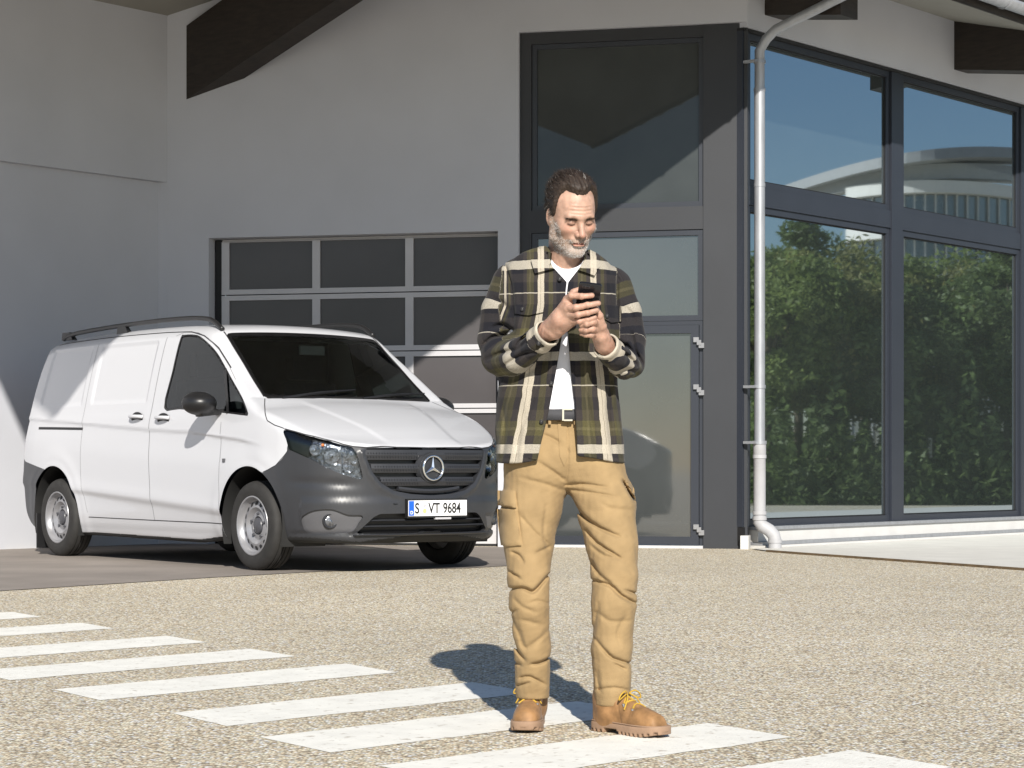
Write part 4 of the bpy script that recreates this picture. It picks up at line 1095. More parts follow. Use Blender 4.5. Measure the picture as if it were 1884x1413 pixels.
def folds_field(P, folds, D, ycut):
    """cloth creases drawn as grooves with a soft ridge above each"""
    o = np.zeros(len(P), np.float32); x, z = P[:, 0], P[:, 2]
    front = sstep(ycut + .03, ycut - .01, P[:, 1])
    for pl, amp, w in folds:
        q = [mp(a, b, D)[[0, 2]] for a, b in pl]
        q = catmull(q, 3, False) if len(q) > 2 else q
        q = np.asarray(q); lo = q.min(0) - 4 * w; hi = q.max(0) + 4 * w
        m = (x > lo[0]) & (x < hi[0]) & (z > lo[1]) & (z < hi[1])
        if not m.any(): continue
        d, s, t = seg_dist(x[m], z[m], q)
        taper = np.sqrt(np.clip(np.sin(np.pi * np.clip(t * .92 + .04, 0, 1)), 0, 1))
        w2 = w * .62
        g = np.exp(-(d / w2) ** 2) + .16 * np.exp(-(d / (2.6 * w2)) ** 2) - .12 * np.exp(-((d - 2.6 * w2) / (1.8 * w2)) ** 2) * (s > 0)
        o[m] += amp * taper * g * front[m]
    return np.clip(o, -.012, .019)

# -- trousers -----------------------------------------------------------------
LEG_L = [(985, 885, 7.12, .100), (979, 930, 7.11, .098), (973, 1000, 7.09, .080), (973, 1060, 7.06, .068), (974, 1110, 7.06, .064), (979, 1190, 7.10, .0595), (980, 1286, 7.15, .0555)]
LEG_R = [(1099, 885, 7.11, .097), (1114, 930, 7.09, .097), (1126, 1000, 7.06, .083), (1131, 1060, 7.03, .074), (1130, 1110, 7.02, .071), (1125, 1190, 7.03, .066), (1127, 1300, 7.05, .058)]
PF = [([(1040, 893), (1075, 891), (1118, 897)], .008, .008), ([(1045, 901), (1085, 906), (1135, 914)], .007, .008),
      ([(1043, 902), (1055, 927), (1075, 952), (1105, 972), (1138, 986)], .017, .009), ([(1078, 975), (1095, 996), (1120, 1013), (1138, 1024)], .014, .008),
      ([(1086, 1002), (1110, 1021), (1145, 1027)], .007, .010), ([(1088, 1032), (1100, 1055), (1120, 1070)], .012, .009), ([(1092, 1068), (1120, 1075), (1140, 1093), (1168, 1109)], .019, .010),
      ([(1148, 1084), (1170, 1092)], .010, .008), ([(1095, 1175), (1118, 1202), (1138, 1213), (1162, 1221)], .014, .009), ([(1128, 1218), (1150, 1230)], .010, .007), ([(1098, 1232), (1100, 1255), (1104, 1272)], .006, .009),
      ([(1097, 1268), (1130, 1263), (1158, 1270)], .007, .008), ([(1085, 1190), (1094, 1150), (1100, 1110)], .007, .012), ([(1150, 1130), (1135, 1160), (1140, 1185)], .006, .012),
      ([(1105, 925), (1125, 935), (1165, 938)], .004, .012), ([(1100, 1125), (1120, 1140), (1160, 1140)], .006, .012),
      ([(957, 948), (985, 980), (1010, 1002)], .005, .009), ([(941, 1016), (955, 1022), (963, 1035)], .010, .008), ([(937, 1052), (957, 1064)], .012, .008),
      ([(933, 1087), (960, 1081), (980, 1088), (995, 1075), (1010, 1058)], .019, .009), ([(985, 1018), (1012, 1006)], .008, .009), ([(937, 1130), (952, 1122)], .007, .009),
      ([(940, 1138), (955, 1165), (968, 1193), (1010, 1160)], .007, .012), ([(941, 1178), (952, 1200), (965, 1216)], .013, .008), ([(978, 1224), (996, 1221), (1013, 1214)], .016, .008), ([(946, 1222), (960, 1228)], .008, .008),
      ([(955, 1252), (975, 1248), (1004, 1264)], .010, .008), ([(951, 1267), (975, 1259)], .009, .007), ([(970, 1110), (990, 1105), (1010, 1112)], .006, .010), ([(945, 1100), (960, 1115), (985, 1125)], .006, .011),
      ([(1000, 800), (1025, 812), (1046, 832)], .007, .010), ([(990, 850), (1018, 868), (1040, 884)], .008, .010), ([(960, 880), (1000, 890), (1035, 902)], .006, .012), ([(1044, 775), (1045, 850), (1041, 893)], .0035, .006),
      ([(916, 932), (945, 936)], .012, .006), ([(948, 905), (953, 950), (960, 1000)], .004, .006), ([(1146, 884), (1158, 905), (1169, 922)], .015, .007), ([(960, 1140), (1000, 1150)], .005, .012), ([(1005, 930), (1000, 980), (1008, 1010)], .004, .010)]
POCK = [(914, 902), (947, 904), (953, 950), (959, 1003), (920, 1006)]
def trousers_base(P):
    d = smin(chain(P, LEG_L, sy=1.12), chain(P, LEG_R, sy=1.12), .028)
    pel = rc(P, mp(992, 840, 7.12), mp(1080, 840, 7.12), .108, .108, 1.10)
    d = smin(d, pel, .05)
    wst = rc(P, mp(998, 770, 7.12), mp(1078, 770, 7.12), .090, .090, 1.15)
    d = smin(d, wst, .05)
    return d
def trousers_f(P):
    d = trousers_base(P)
    d = d + .82 * folds_field(P, PF, 7.02, .12)
    zz = P[:, 2]
    d = d - .0013 * vnoise(P * np.array([1, 1, 1.6]), 55, 3) * sstep(.0, .2, 1.0 - zz) - .0012 * vnoise(P, 150, 5)
    pk = poly_sdf(P[:, 0], P[:, 2], [mp(a, b, 7.02)[[0, 2]] for a, b in POCK])
    d = d - .005 * sstep(.004, -.006, pk) * (P[:, 1] < .14)
    hem = np.where(P[:, 0] < 0, mp(980, 1287, 7.1)[2], mp(1127, 1298, 7.03)[2])
    d = smax(d, hem - zz, .008)
    d = smax(d, zz - mp(1040, 771, 7.0)[2], .006)
    return d
# -- overshirt ----------------------------------------------------------------
TZ = np.array([mp(0, y, 7.08)[2] for y in (460, 500, 530, 580, 640, 700, 760, 810, 850)])[::-1]
def tab(vals): return spl(np.stack([TZ, np.array(vals)[::-1]], 1))
px_ = lambda v: (np.array(v) - 942) * 7.08 / 4000 - MO[0]
t_l = tab(px_([938, 926, 922, 919, 917, 915, 913, 913, 912])); t_r = tab(px_([1122, 1134, 1134, 1138, 1140, 1138, 1142, 1147, 1150]))
t_b = tab([.100, .118, .134, .143, .142, .140, .142, .148, .152])
def torso_d(P, grow=0.0, bgrow=0.0):
    z = P[:, 2]; l, r_ = t_l(z), t_r(z); c = (l + r_) / 2; a = (r_ - l) / 2 + grow; b = t_b(z) + grow + bgrow
    x = P[:, 0] - c; y = P[:, 1] - .115
    p_ = 2.5
    q = (np.abs(x / a) ** p_ + np.abs(y / b) ** p_) ** (1 / p_)
    d = (q - 1) * np.minimum(a, b)
    dx = np.maximum(np.abs(P[:, 0] + .028) - .055, 0) * np.where(P[:, 0] > -.028, 1.35, 1.0)
    top = z - (mp(0, 455, 7.1)[2] + grow - .16 * dx - 1.2 * dx * dx)
    return smax(smax(d, top * .9, .035), .80 - z, .02)
ARM_L = [(938, 524, 7.13, .060), (917, 572, 7.12, .056), (909, 625, 7.10, .052), (914, 660, 7.06, .047), (950, 655, 6.97, .050), (985, 632, 6.90, .043), (1002, 617, 6.865, .0375)]
ARM_R = [(1130, 530, 7.13, .060), (1149, 575, 7.12, .055), (1159, 625, 7.10, .050), (1160, 668, 7.05, .045), (1148, 668, 6.97, .049), (1128, 650, 6.90, .043), (1118, 640, 6.87, .036)]
SF = [([(928, 480), (940, 520), (944, 560), (945, 600)], .010, .007), ([(889, 632), (905, 618), (930, 612), (945, 605)], .016, .010), ([(905, 600), (925, 595), (944, 608)], .010, .010), ([(893, 660), (920, 650), (950, 645), (975, 625)], .010, .012),
      ([(930, 672), (960, 655), (985, 650)], .010, .009), ([(905, 545), (925, 555), (940, 575)], .006, .012), ([(1165, 610), (1170, 640), (1183, 668)], .014, .010), ([(1128, 652), (1150, 655), (1170, 672)], .012, .009), ([(1140, 625), (1160, 640), (1175, 655)], .010, .010),
      ([(1135, 690), (1150, 682), (1172, 685)], .008, .009), ([(1140, 500), (1138, 540), (1140, 590)], .008, .008), ([(1150, 560), (1165, 575), (1175, 600)], .006, .012), ([(1148, 640), (1155, 632), (1168, 650)], .012, .008),
      ([(930, 720), (965, 690), (1005, 660)], .006, .016), ([(1070, 700), (1085, 760), (1100, 840)], .007, .014), ([(1125, 700), (1120, 760), (1130, 840)], .008, .014), ([(925, 740), (930, 790), (925, 840)], .007, .014), ([(965, 760), (955, 800), (950, 845)], .007, .014), ([(1000, 660), (985, 720), (965, 780)], .006, .012),
      ([(950, 640), (958, 628), (972, 618)], .010, .008), ([(960, 520), (958, 560), (965, 600)], .004, .014), ([(1115, 520), (1118, 560), (1112, 600)], .004, .014)]
OPEN = [(1006, 462), (1018, 490), (1043, 518), (1041, 535), (1038, 590), (1033, 625), (1022, 690), (1010, 755), (997, 808), (984, 870), (1064, 870), (1061, 800), (1057, 740), (1051, 690), (1047, 640), (1044, 600), (1043, 560), (1044, 535), (1046, 518), (1066, 492), (1084, 462)]
OPEN_L = np.array([mp(a, b, 6.97)[[0, 2]] for a, b in OPEN])
def neck_hole(P): return rc(P, mp(1043, 500, 7.07), mp(1046, 430, 7.06), .062, .074, 1.1)
def shirt_f(P):
    t = torso_d(P)
    al = chain(P, ARM_L); ar = chain(P, ARM_R)
    d = smin(smin(t, al, .035), ar, .035)
    d = d + 1.1 * folds_field(P, SF, 6.98, .18) - .0022 * vnoise(P, 40, 11) - .0015 * vnoise(P, 95, 12)
    cut = np.maximum(poly_sdf(P[:, 0], P[:, 2], OPEN_L), P[:, 1] - .10)
    armmask = np.minimum(al, ar)
    d = np.where(armmask < .004, d, smax(d, -cut, .004))
    d = smax(d, -neck_hole(P), .006)
    hem = mp(1040, 846, 7.0)[2] + .012 * np.cos((P[:, 0]) * 16) 
    inner = torso_d(P, -.024)
    under = np.maximum(inner, P[:, 2] - hem - .16)                 # hollow under the hem
    d = smax(d, -under, .004)
    d = smax(d, hem - P[:, 2], .006)
    # cut the sleeves at the cuffs
    for ch in (ARM_L, ARM_R):
        e = mp(*ch[-1][:3]); a_ = mp(*ch[-2][:3]); n_ = (e - a_) / np.linalg.norm(e - a_)
        nearw = np.linalg.norm(P - e, axis=1)
        d = np.where(nearw < .10, smax(d, (P - e) @ n_ - .012, .005), d)
        d = np.where(nearw < .10, smax(d, -(rc(P, e - n_ * .03, e + n_ * .05, .0315, .033)), .004), d)
    return d
def tee_f(P):
    d = torso_d(P, -.020)
    d = d - .0025 * vnoise(P * np.array([1, 1, 1.6]), 60, 21) * sstep(1.3, 1.0, P[:, 2])
    for pl, amp, w in (([(1020, 715), (1035, 728), (1055, 732)], .006, .007), ([(1018, 735), (1035, 742), (1055, 745)], .005, .006), ([(1030, 690), (1045, 705)], .004, .006)):
        d = d + folds_field(P, [(pl, amp, w)], 6.98, .1)
    d = smax(d, -(rc(P, mp(1043, 470, 7.06), mp(1046, 415, 7.03), .058, .075, 1.1)), .006)
    d = smax(d, mp(0, 754, 7.0)[2] - P[:, 2], .004)
    return smax(d, P[:, 2] - mp(0, 462, 7.0)[2], .004)

def cloth_uv(P):
    """cloth coordinates for the plaid: across and along the weave"""
    z = P[:, 2]
    py = 1349 - z * 571.4; c = -.0125
    x = P[:, 0] - c
    t = np.clip((py - 560) / 285, 0, 1.1)
    fl = np.where(x < 0, 1 + .95 * t, 1 + .55 * t)
    a = .21
    u = (np.arcsin(np.clip(x / fl / a, -.98, .98)) * a)
    v = z.copy()
    dt = torso_d(P); best = dt + .004
    for s, ch in ((-1, ARM_L), (1, ARM_R)):
        acc = 0.0
        for (p, q) in zip(ch[:-1], ch[1:]):
            a_, b_ = mp(*p[:3]), mp(*q[:3]); ab = b_ - a_; L_ = np.linalg.norm(ab); n_ = ab / L_
            tt = np.clip(((P - a_) @ n_), 0, L_); w = P - a_ - tt[:, None] * n_
            d = np.linalg.norm(w, axis=1) - (p[3] + (q[3] - p[3]) * tt / L_)
            fr_ = np.array([0, -1.0, .35]); fr_ = fr_ - n_ * (fr_ @ n_); fr_ /= np.linalg.norm(fr_); e1 = np.cross(n_, fr_)
            ang = np.arctan2(w @ e1, w @ fr_)
            m = d < best
            best = np.where(m, d, best); u = np.where(m, ang * .0277 + s * .002, u); v = np.where(m, 1.602 - (acc + tt) * 1.0, v)
            acc += L_
    return np.stack([u, v, np.zeros_like(u)], 1)
def plaid_mat():
    m, nt, p = nmat('plaid_flannel'); n = nt.nodes; L = nt.links
    at = n.new('ShaderNodeAttribute'); at.attribute_name = 'cloth'
    nz_ = n.new('ShaderNodeTexNoise'); nz_.inputs['Scale'].default_value = 26; L.new(at.outputs['Vector'], nz_.inputs['Vector'])
    sub = n.new('ShaderNodeVectorMath'); sub.operation = 'SUBTRACT'; sub.inputs[1].default_value = (.5, .5, .5); L.new(nz_.outputs['Color'], sub.inputs[0])
    sc_ = n.new('ShaderNodeVectorMath'); sc_.operation = 'SCALE'; sc_.inputs['Scale'].default_value = .006; L.new(sub.outputs[0], sc_.inputs[0])
    ad = n.new('ShaderNodeVectorMath'); L.new(at.outputs['Vector'], ad.inputs[0]); L.new(sc_.outputs[0], ad.inputs[1])
    sep = n.new('ShaderNodeSeparateXYZ'); L.new(ad.outputs[0], sep.inputs[0])
    def frac(sock, per, off):
        a = n.new('ShaderNodeMath'); a.operation = 'MULTIPLY_ADD'; a.inputs[1].default_value = 1 / per; a.inputs[2].default_value = off + 10; L.new(sock, a.inputs[0])
        f = n.new('ShaderNodeMath'); f.operation = 'FRACT'; L.new(a.outputs[0], f.inputs[0]); return f.outputs[0]
    def ramp(sock, stops):
        r_ = n.new('ShaderNodeValToRGB'); r_.color_ramp.interpolation = 'CONSTANT'
        e = r_.color_ramp.elements; e[0].position = 0; e[0].color = (*stops[0][1], 1); e[1].position = stops[-1][0]; e[1].color = (*stops[-1][1], 1)
        for q, c in stops[1:-1]:
            k = e.new(q); k.color = (*c, 1)
        L.new(sock, r_.inputs[0]); return r_.outputs[0]
    navy = (.013, .013, .017); char = (.036, .031, .030); olive = (.074, .066, .030); oliv2 = (.042, .037, .019); br = (.120, .105, .052)
    pu, pv = .174, .2975
    fu = frac(sep.outputs['X'], pu, .5); fv = frac(sep.outputs['Y'], pv, 0.022)
    # across: cream stripe sits at u = +-0.08
    warp = ramp(fu, [(0, oliv2), (.06, char), (.16, olive), (.24, char), (.30, navy), (.50, navy), (.62, char), (.70, olive), (.76, br), (.79, olive), (.86, char), (.93, oliv2)])
    weft = ramp(fv, [(0, navy), (.16, char), (.24, olive), (.30, br), (.33, olive), (.40, char), (.52, navy), (.66, char), (.78, navy), (.90, char)])
    def mask(sock, ivs):
        st_ = [(0, (0, 0, 0))]
        for a, b, v in ivs: st_ += [(a, (v, v, v)), (b, (0, 0, 0))]
        return ramp(sock, st_)
    mu = mask(fu, [(.0, .075, .86), (.40, .418, .0), (.86, .999, .86)]) if False else mask(fu, [(.945, .998, .82)])
    mu0 = mask(fu, [(.0001, .070, .82)])
    mv = mask(fv, [(.050, .145, .74), (.779, .791, .7)])
    a1 = n.new('ShaderNodeMix'); a1.data_type = 'RGBA'; a1.inputs[0].default_value = .5; L.new(warp, a1.inputs[6]); L.new(weft, a1.inputs[7])
    mm = n.new('ShaderNodeMath'); mm.operation = 'MAXIMUM'; L.new(mu, mm.inputs[0]); L.new(mu0, mm.inputs[1])
    a2 = n.new('ShaderNodeMix'); a2.data_type = 'RGBA'; a2.inputs[7].default_value = (.44, .40, .33, 1); L.new(a1.outputs[2], a2.inputs[6]); L.new(mv, a2.inputs[0])
    a3 = n.new('ShaderNodeMix'); a3.data_type = 'RGBA'; a3.inputs[7].default_value = (.46, .41, .33, 1); L.new(a2.outputs[2], a3.inputs[6]); L.new(mm.outputs[0], a3.inputs[0])
    fn_ = n.new('ShaderNodeTexNoise'); fn_.inputs['Scale'].default_value = 420; fn_.inputs['Detail'].default_value = 3; L.new(at.outputs['Vector'], fn_.inputs['Vector'])
    mr = n.new('ShaderNodeMapRange'); mr.inputs[1].default_value = .3; mr.inputs[2].default_value = .7; mr.inputs[3].default_value = .72; mr.inputs[4].default_value = 1.2; L.new(fn_.outputs[0], mr.inputs[0])
    a4 = n.new('ShaderNodeMix'); a4.data_type = 'RGBA'; a4.blend_type = 'MULTIPLY'; a4.inputs[0].default_value = 1; L.new(a3.outputs[2], a4.inputs[6]); L.new(mr.outputs[0], a4.inputs[7])
    L.new(a4.outputs[2], p.inputs['Base Color'])
    p.inputs['Roughness'].default_value = .95; p.inputs['Specular IOR Level'].default_value = .15
    p.inputs['Sheen Weight'].default_value = .06; p.inputs['Sheen Roughness'].default_value = .5
    b = n.new('ShaderNodeBump'); b.inputs['Strength'].default_value = .5; b.inputs['Distance'].default_value = .0012; L.new(fn_.outputs[0], b.inputs['Height']); L.new(b.outputs[0], p.inputs['Normal'])
plaid_mat()
def cloth(name, base, var, sc, bs, rough=.9, bstr=.4, bd=.0008, vs_=14):
    m, nt, p = nmat(name)
    nt.links.new(vary(nt, base, var, vs_, 'obj'), p.inputs['Base Color'])
    p.inputs['Roughness'].default_value = rough; p.inputs['Specular IOR Level'].default_value = .2; p.inputs['Sheen Weight'].default_value = .05
    bump(nt, p, bs, bstr, bd, 'obj')
cloth('tan_cotton', (.290, .200, .100), .12, 0, 230, .9, .6, .0016)
cloth('white_cotton', (.72, .72, .76), .02, 0, 420)
cloth('belt_web', (.055, .055, .060), .15, 0, 500, .7)
cloth('wheat_leather', (.245, .134, .058), .30, 0, 160, .55, .35, .0008, 30)
cloth('boot_sole', (.27, .175, .115), .15, 0, 120, .7)
cloth('boot_dark', (.030, .024, .020), .2, 0, 120, .7)
cloth('lace_yellow', (.46, .29, .04), .12, 0, 600, .8)
simple('shirt_button', (.018, .017, .018), .35, var=.1)
simple('phone_black', (.010, .010, .012), .22, var=.05)
simple('phone_glass', (.02, .02, .024), .06, var=.05)
def add_attr(o, name, A_, typ='FLOAT_VECTOR'):
    at = o.data.attributes.new(name, typ, 'POINT'); at.data.foreach_set('vector' if typ == 'FLOAT_VECTOR' else 'color', np.asarray(A_, np.float32).ravel())

P_, Q_ = surface_nets(trousers_f, (-.30, -.08, .06), (.30, .30, 1.06), .0038)
mknp('trousers', P_, Q_, 'tan_cotton', person)
P_, Q_ = surface_nets(shirt_f, (-.36, -.24, .80), (.32, .34, 1.60), .0040)
shirt = mknp('plaid_overshirt', P_, Q_, 'plaid_flannel', person); add_attr(shirt, 'cloth', cloth_uv(P_))
P_, Q_ = surface_nets(tee_f, (-.26, -.10, .98), (.26, .30, 1.60), .006)
mknp('tee_shirt', P_, Q_, 'white_cotton', person)
# -- belt
V = []; F = []
zb0, zb1 = mp(0, 773, 7.0)[2], mp(0, 753, 7.0)[2]; nb_ = 72
ca, cb = mp(1038, 760, 7.12), None
for k in range(nb_):
    t = 2 * math.pi * k / nb_
    for z in (zb0, zb1):
        for dr_ in (0, .005):
            V.append((ca[0] + (.176 + dr_) * math.copysign(abs(math.cos(t)) ** .85, math.cos(t)), ca[1] + (.122 + dr_) * math.copysign(abs(math.sin(t)) ** .85, math.sin(t)), z))
for k in range(nb_):
    a, b = 4 * k, 4 * ((k + 1) % nb_)
    F += [(a + 1, b + 1, b + 3, a + 3), (a, a + 2, b + 2, b), (a, b, b + 1, a + 1), (a + 2, a + 3, b + 3, b + 2)]
belt = mk('belt', V, F, 'belt_web', person, True)
bc = mp(1040, 763, 6.99); yb = ca[1] - .1285
def lb(name, x0, x1, y0, y1, z0, z1, mat, par, bev=.001): return hexa(name, [(x0, y0, z0), (x1, y0, z0), (x1, y1, z0), (x0, y1, z0), (x0, y0, z1), (x1, y0, z1), (x1, y1, z1), (x0, y1, z1)], mat, par, bev)
bx0 = mp(1036, 0, 6.99)[0]
lb('buckle', bx0 - .003, bx0 + .003, yb - .006, yb + .002, zb0 - .002, zb1 + .002, 'chrome', belt)
lb('buckle', bx0 + .003, bx0 + .030, yb - .006, yb + .002, zb0 - .003, zb0 + .002, 'chrome', belt)
lb('buckle', bx0 + .003, bx0 + .030, yb - .005, yb + .002, zb1 - .003, zb1 + .002, 'chrome', belt)
# -- patches lying on the overshirt: collar leaves, pocket flaps, cuffs seams
def yfront(f, x, z, y0=-.30, y1=.16):
    """march from the front onto garment f"""
    P = np.stack([x, np.full_like(x, y0), z], 1); done = np.zeros(len(x), bool)
    for _ in range(60):
        d = f(P); step = np.where(done, 0, np.maximum(d, .0008) * .8); P[:, 1] += step
        done |= (d < .001) | (P[:, 1] > y1)
    return np.minimum(P[:, 1], y1)
def patch(name, poly, D, mat, parent, lift=.004, thick=.004, f=None, cuts=3, attr=True, tilt=None, seglen=.007):
    q = np.array([mp(a, b, D)[[0, 2]] for a, b in poly])
    # resample outline, fill with a grid of interior points through bmesh triangulation
    bm = bmesh.new(); out = []
    for i in range(len(q)):
        a, b = q[i], q[(i + 1) % len(q)]; k = max(1, int(np.linalg.norm(b - a) / seglen))
        for t in np.arange(k) / k: out.append(a + (b - a) * t)
    vs_b = [bm.verts.new((p[0], 0, p[1])) for p in out]
    bm.faces.new(vs_b)
    lo, hi = q.min(0), q.max(0)
    for c in np.arange(lo[0] + seglen, hi[0], seglen * 1.5): bmesh.ops.bisect_plane(bm, geom=bm.verts[:] + bm.edges[:] + bm.faces[:], plane_co=(c, 0, 0), plane_no=(1, 0, 0))
    for c in np.arange(lo[1] + seglen, hi[1], seglen * 1.5): bmesh.ops.bisect_plane(bm, geom=bm.verts[:] + bm.edges[:] + bm.faces[:], plane_co=(0, 0, c), plane_no=(0, 0, 1))
    bmesh.ops.triangulate(bm, faces=bm.faces[:])
    bm.verts.ensure_lookup_table()
    X_ = np.array([v.co.x for v in bm.verts]); Z_ = np.array([v.co.z for v in bm.verts])
    Y_ = yfront(f or shirt_f, X_, Z_)
    if tilt is not None: Y_ = tilt(X_, Z_, Y_)
    T = np.array([[v.index for v in fc.verts] for fc in bm.faces]); 
    be = [(e.verts[0].index, e.verts[1].index) for e in bm.edges if len(e.link_faces) == 1]
    bm.free()
    n = len(X_)
    Vf = np.stack([X_, Y_ - lift - thick, Z_], 1); Vb = np.stack([X_, Y_ - lift + .004, Z_], 1)
    # outward orientation: front faces look to -y
    A_ = Vf[T]; nrm = np.cross(A_[:, 1] - A_[:, 0], A_[:, 2] - A_[:, 0])[:, 1]
    T = np.where((nrm > 0)[:, None], T[:, ::-1], T)
    side_ = np.array([(a, b, b + n) for a, b in be] + [(a, b + n, a + n) for a, b in be])
    o = mknp(name, np.concatenate([Vf, Vb]), np.concatenate([T, T[:, ::-1] + n, side_]), mat, parent)
    if attr: add_attr(o, 'cloth', cloth_uv(np.concatenate([Vf, Vb])))
    o.data.set_sharp_from_angle(angle=R(50))
    return o
def col_tilt(X_, Z_, Y_):
    return np.minimum(Y_, .085)
patch('collar_leaf', [(1003, 446), (990, 449), (981, 462), (977, 478), (984, 503), (1000, 499), (1021, 494), (1012, 478)], 6.99, 'plaid_flannel', shirt, .010, .005, tilt=lambda x, z, y: np.clip(y, -.06, .13) )
patch('collar_leaf', [(1084, 455), (1092, 460), (1100, 472), (1104, 488), (1094, 507), (1080, 502), (1064, 497), (1076, 480)], 6.99, 'plaid_flannel', shirt, .010, .005, tilt=lambda x, z, y: np.clip(y, -.06, .13))
patch('pocket_flap', [(946, 556), (975, 554), (999, 555), (1000, 574), (973, 580), (947, 576)], 6.97, 'plaid_flannel', shirt, .004, .004)
patch('pocket_flap', [(1106, 560), (1132, 557), (1146, 560), (1146, 588), (1126, 592), (1107, 582)], 6.97, 'plaid_flannel', shirt, .004, .004)
patch('placket', [(1032, 519), (1042, 519), (1037, 592), (1031, 628), (1021, 690), (1009, 755), (996, 808), (986, 845), (972, 843), (983, 800), (996, 750), (1008, 690), (1019, 628), (1026, 580)], 6.97, 'plaid_flannel', shirt, .0015, .003)
# cuffs
for ch in (ARM_L, ARM_R):
    e = mp(*ch[-1][:3]); a_ = mp(*ch[-2][:3]); n_ = (e - a_) / np.linalg.norm(e - a_); r0 = ch[-1][3]
    def cuff_f(P, e=e, n_=n_, r0=r0):
        t = (P - e) @ n_; rr = np.linalg.norm(P - e - t[:, None] * n_, axis=1)
        d = np.abs(rr - (r0 + .0035 + .0012 * np.sin(t * 160))) - .0035 - .0008 * vnoise(P, 120, 17)
        return smax(d, np.abs(t + .012) - .029, .003)
    P_, Q_ = surface_nets(cuff_f, tuple(e - .075), tuple(e + .075), .0042)
    o = mknp('cuff', P_, Q_, 'plaid_flannel', shirt)
    t = (P_ - e) @ n_; w = P_ - e - t[:, None] * n_
    add_attr(o, 'cloth', np.stack([.083 + .010 * np.arctan2(w[:, 2], w[:, 0]) / 3.1416, .60 + t, 0 * t], 1))
trs = bpy.data.objects['trousers']
patch('cargo_pocket', [(914, 938), (947, 940), (953, 962), (959, 1003), (921, 1006), (916, 970)], 7.02, 'tan_cotton', trs, .002, .004, f=trousers_f, attr=False)
patch('cargo_flap', [(915, 903), (947, 905), (950, 934), (915, 931)], 7.02, 'tan_cotton', trs, .004, .0045, f=trousers_f, attr=False)
patch('cargo_flap', [(1147, 884), (1160, 880), (1171, 900), (1173, 922), (1163, 914)], 7.02, 'tan_cotton', trs, .003, .004, f=trousers_f, attr=False)
patch('fly', [(1026, 776), (1043, 775), (1044, 842), (1038, 858), (1030, 840)], 7.0, 'tan_cotton', trs, .001, .002, f=trousers_f, attr=False)
for bxp in (1009, 1056): patch('belt_loop', [(bxp, 750), (bxp + 5, 750), (bxp + 5, 781), (bxp, 781)], 7.0, 'tan_cotton', trs, .014, .004, f=trousers_f, attr=False)
# collar stand
V = []; F = []; n_ = 40
for k in range(n_ + 1):
    t = math.pi * (-.22 + 1.44 * k / n_)
    for (rr, zz) in ((.078, 1.505), (.072, 1.558), (.067, 1.556), (.071, 1.500)):
        c = mp(1044, 470, 7.075)
        V.append((c[0] + rr * math.cos(t), c[1] + 1.06 * rr * math.sin(t) - (.018 if zz > 1.53 else 0), zz + .014 * math.sin(t)))
for k in range(n_):
    for j in range(4): F.append((4 * k + j, 4 * k + (j + 1) % 4, 4 * k + 4 + (j + 1) % 4, 4 * k + 4 + j))
o = mk('collar_stand', V, F, 'plaid_flannel', shirt, True); add_attr(o, 'cloth', cloth_uv(np.array(V)))
# buttons
for bxp, byp, D in ((1030, 513, 6.96), (1014, 706, 6.96), (996, 776, 6.96), (961, 568, 6.96), (1118, 580, 6.96), (991, 632, 6.84), (1118, 652, 6.85)):
    c = mp(bxp, byp, D); y = yfront(shirt_f, np.array([c[0]]), np.array([c[2]]))[0]
    lift_ = .011
    prof = [(0, .0015), (.003, .0012), (.0052, .0026), (.0066, .002), (.007, -.001), (.007, -.006)]
    o = lathe('button', prof, 'shirt_button', shirt, 16); o.rotation_euler = (0, 0, math.pi); o.location = (c[0], y - lift_, c[2])
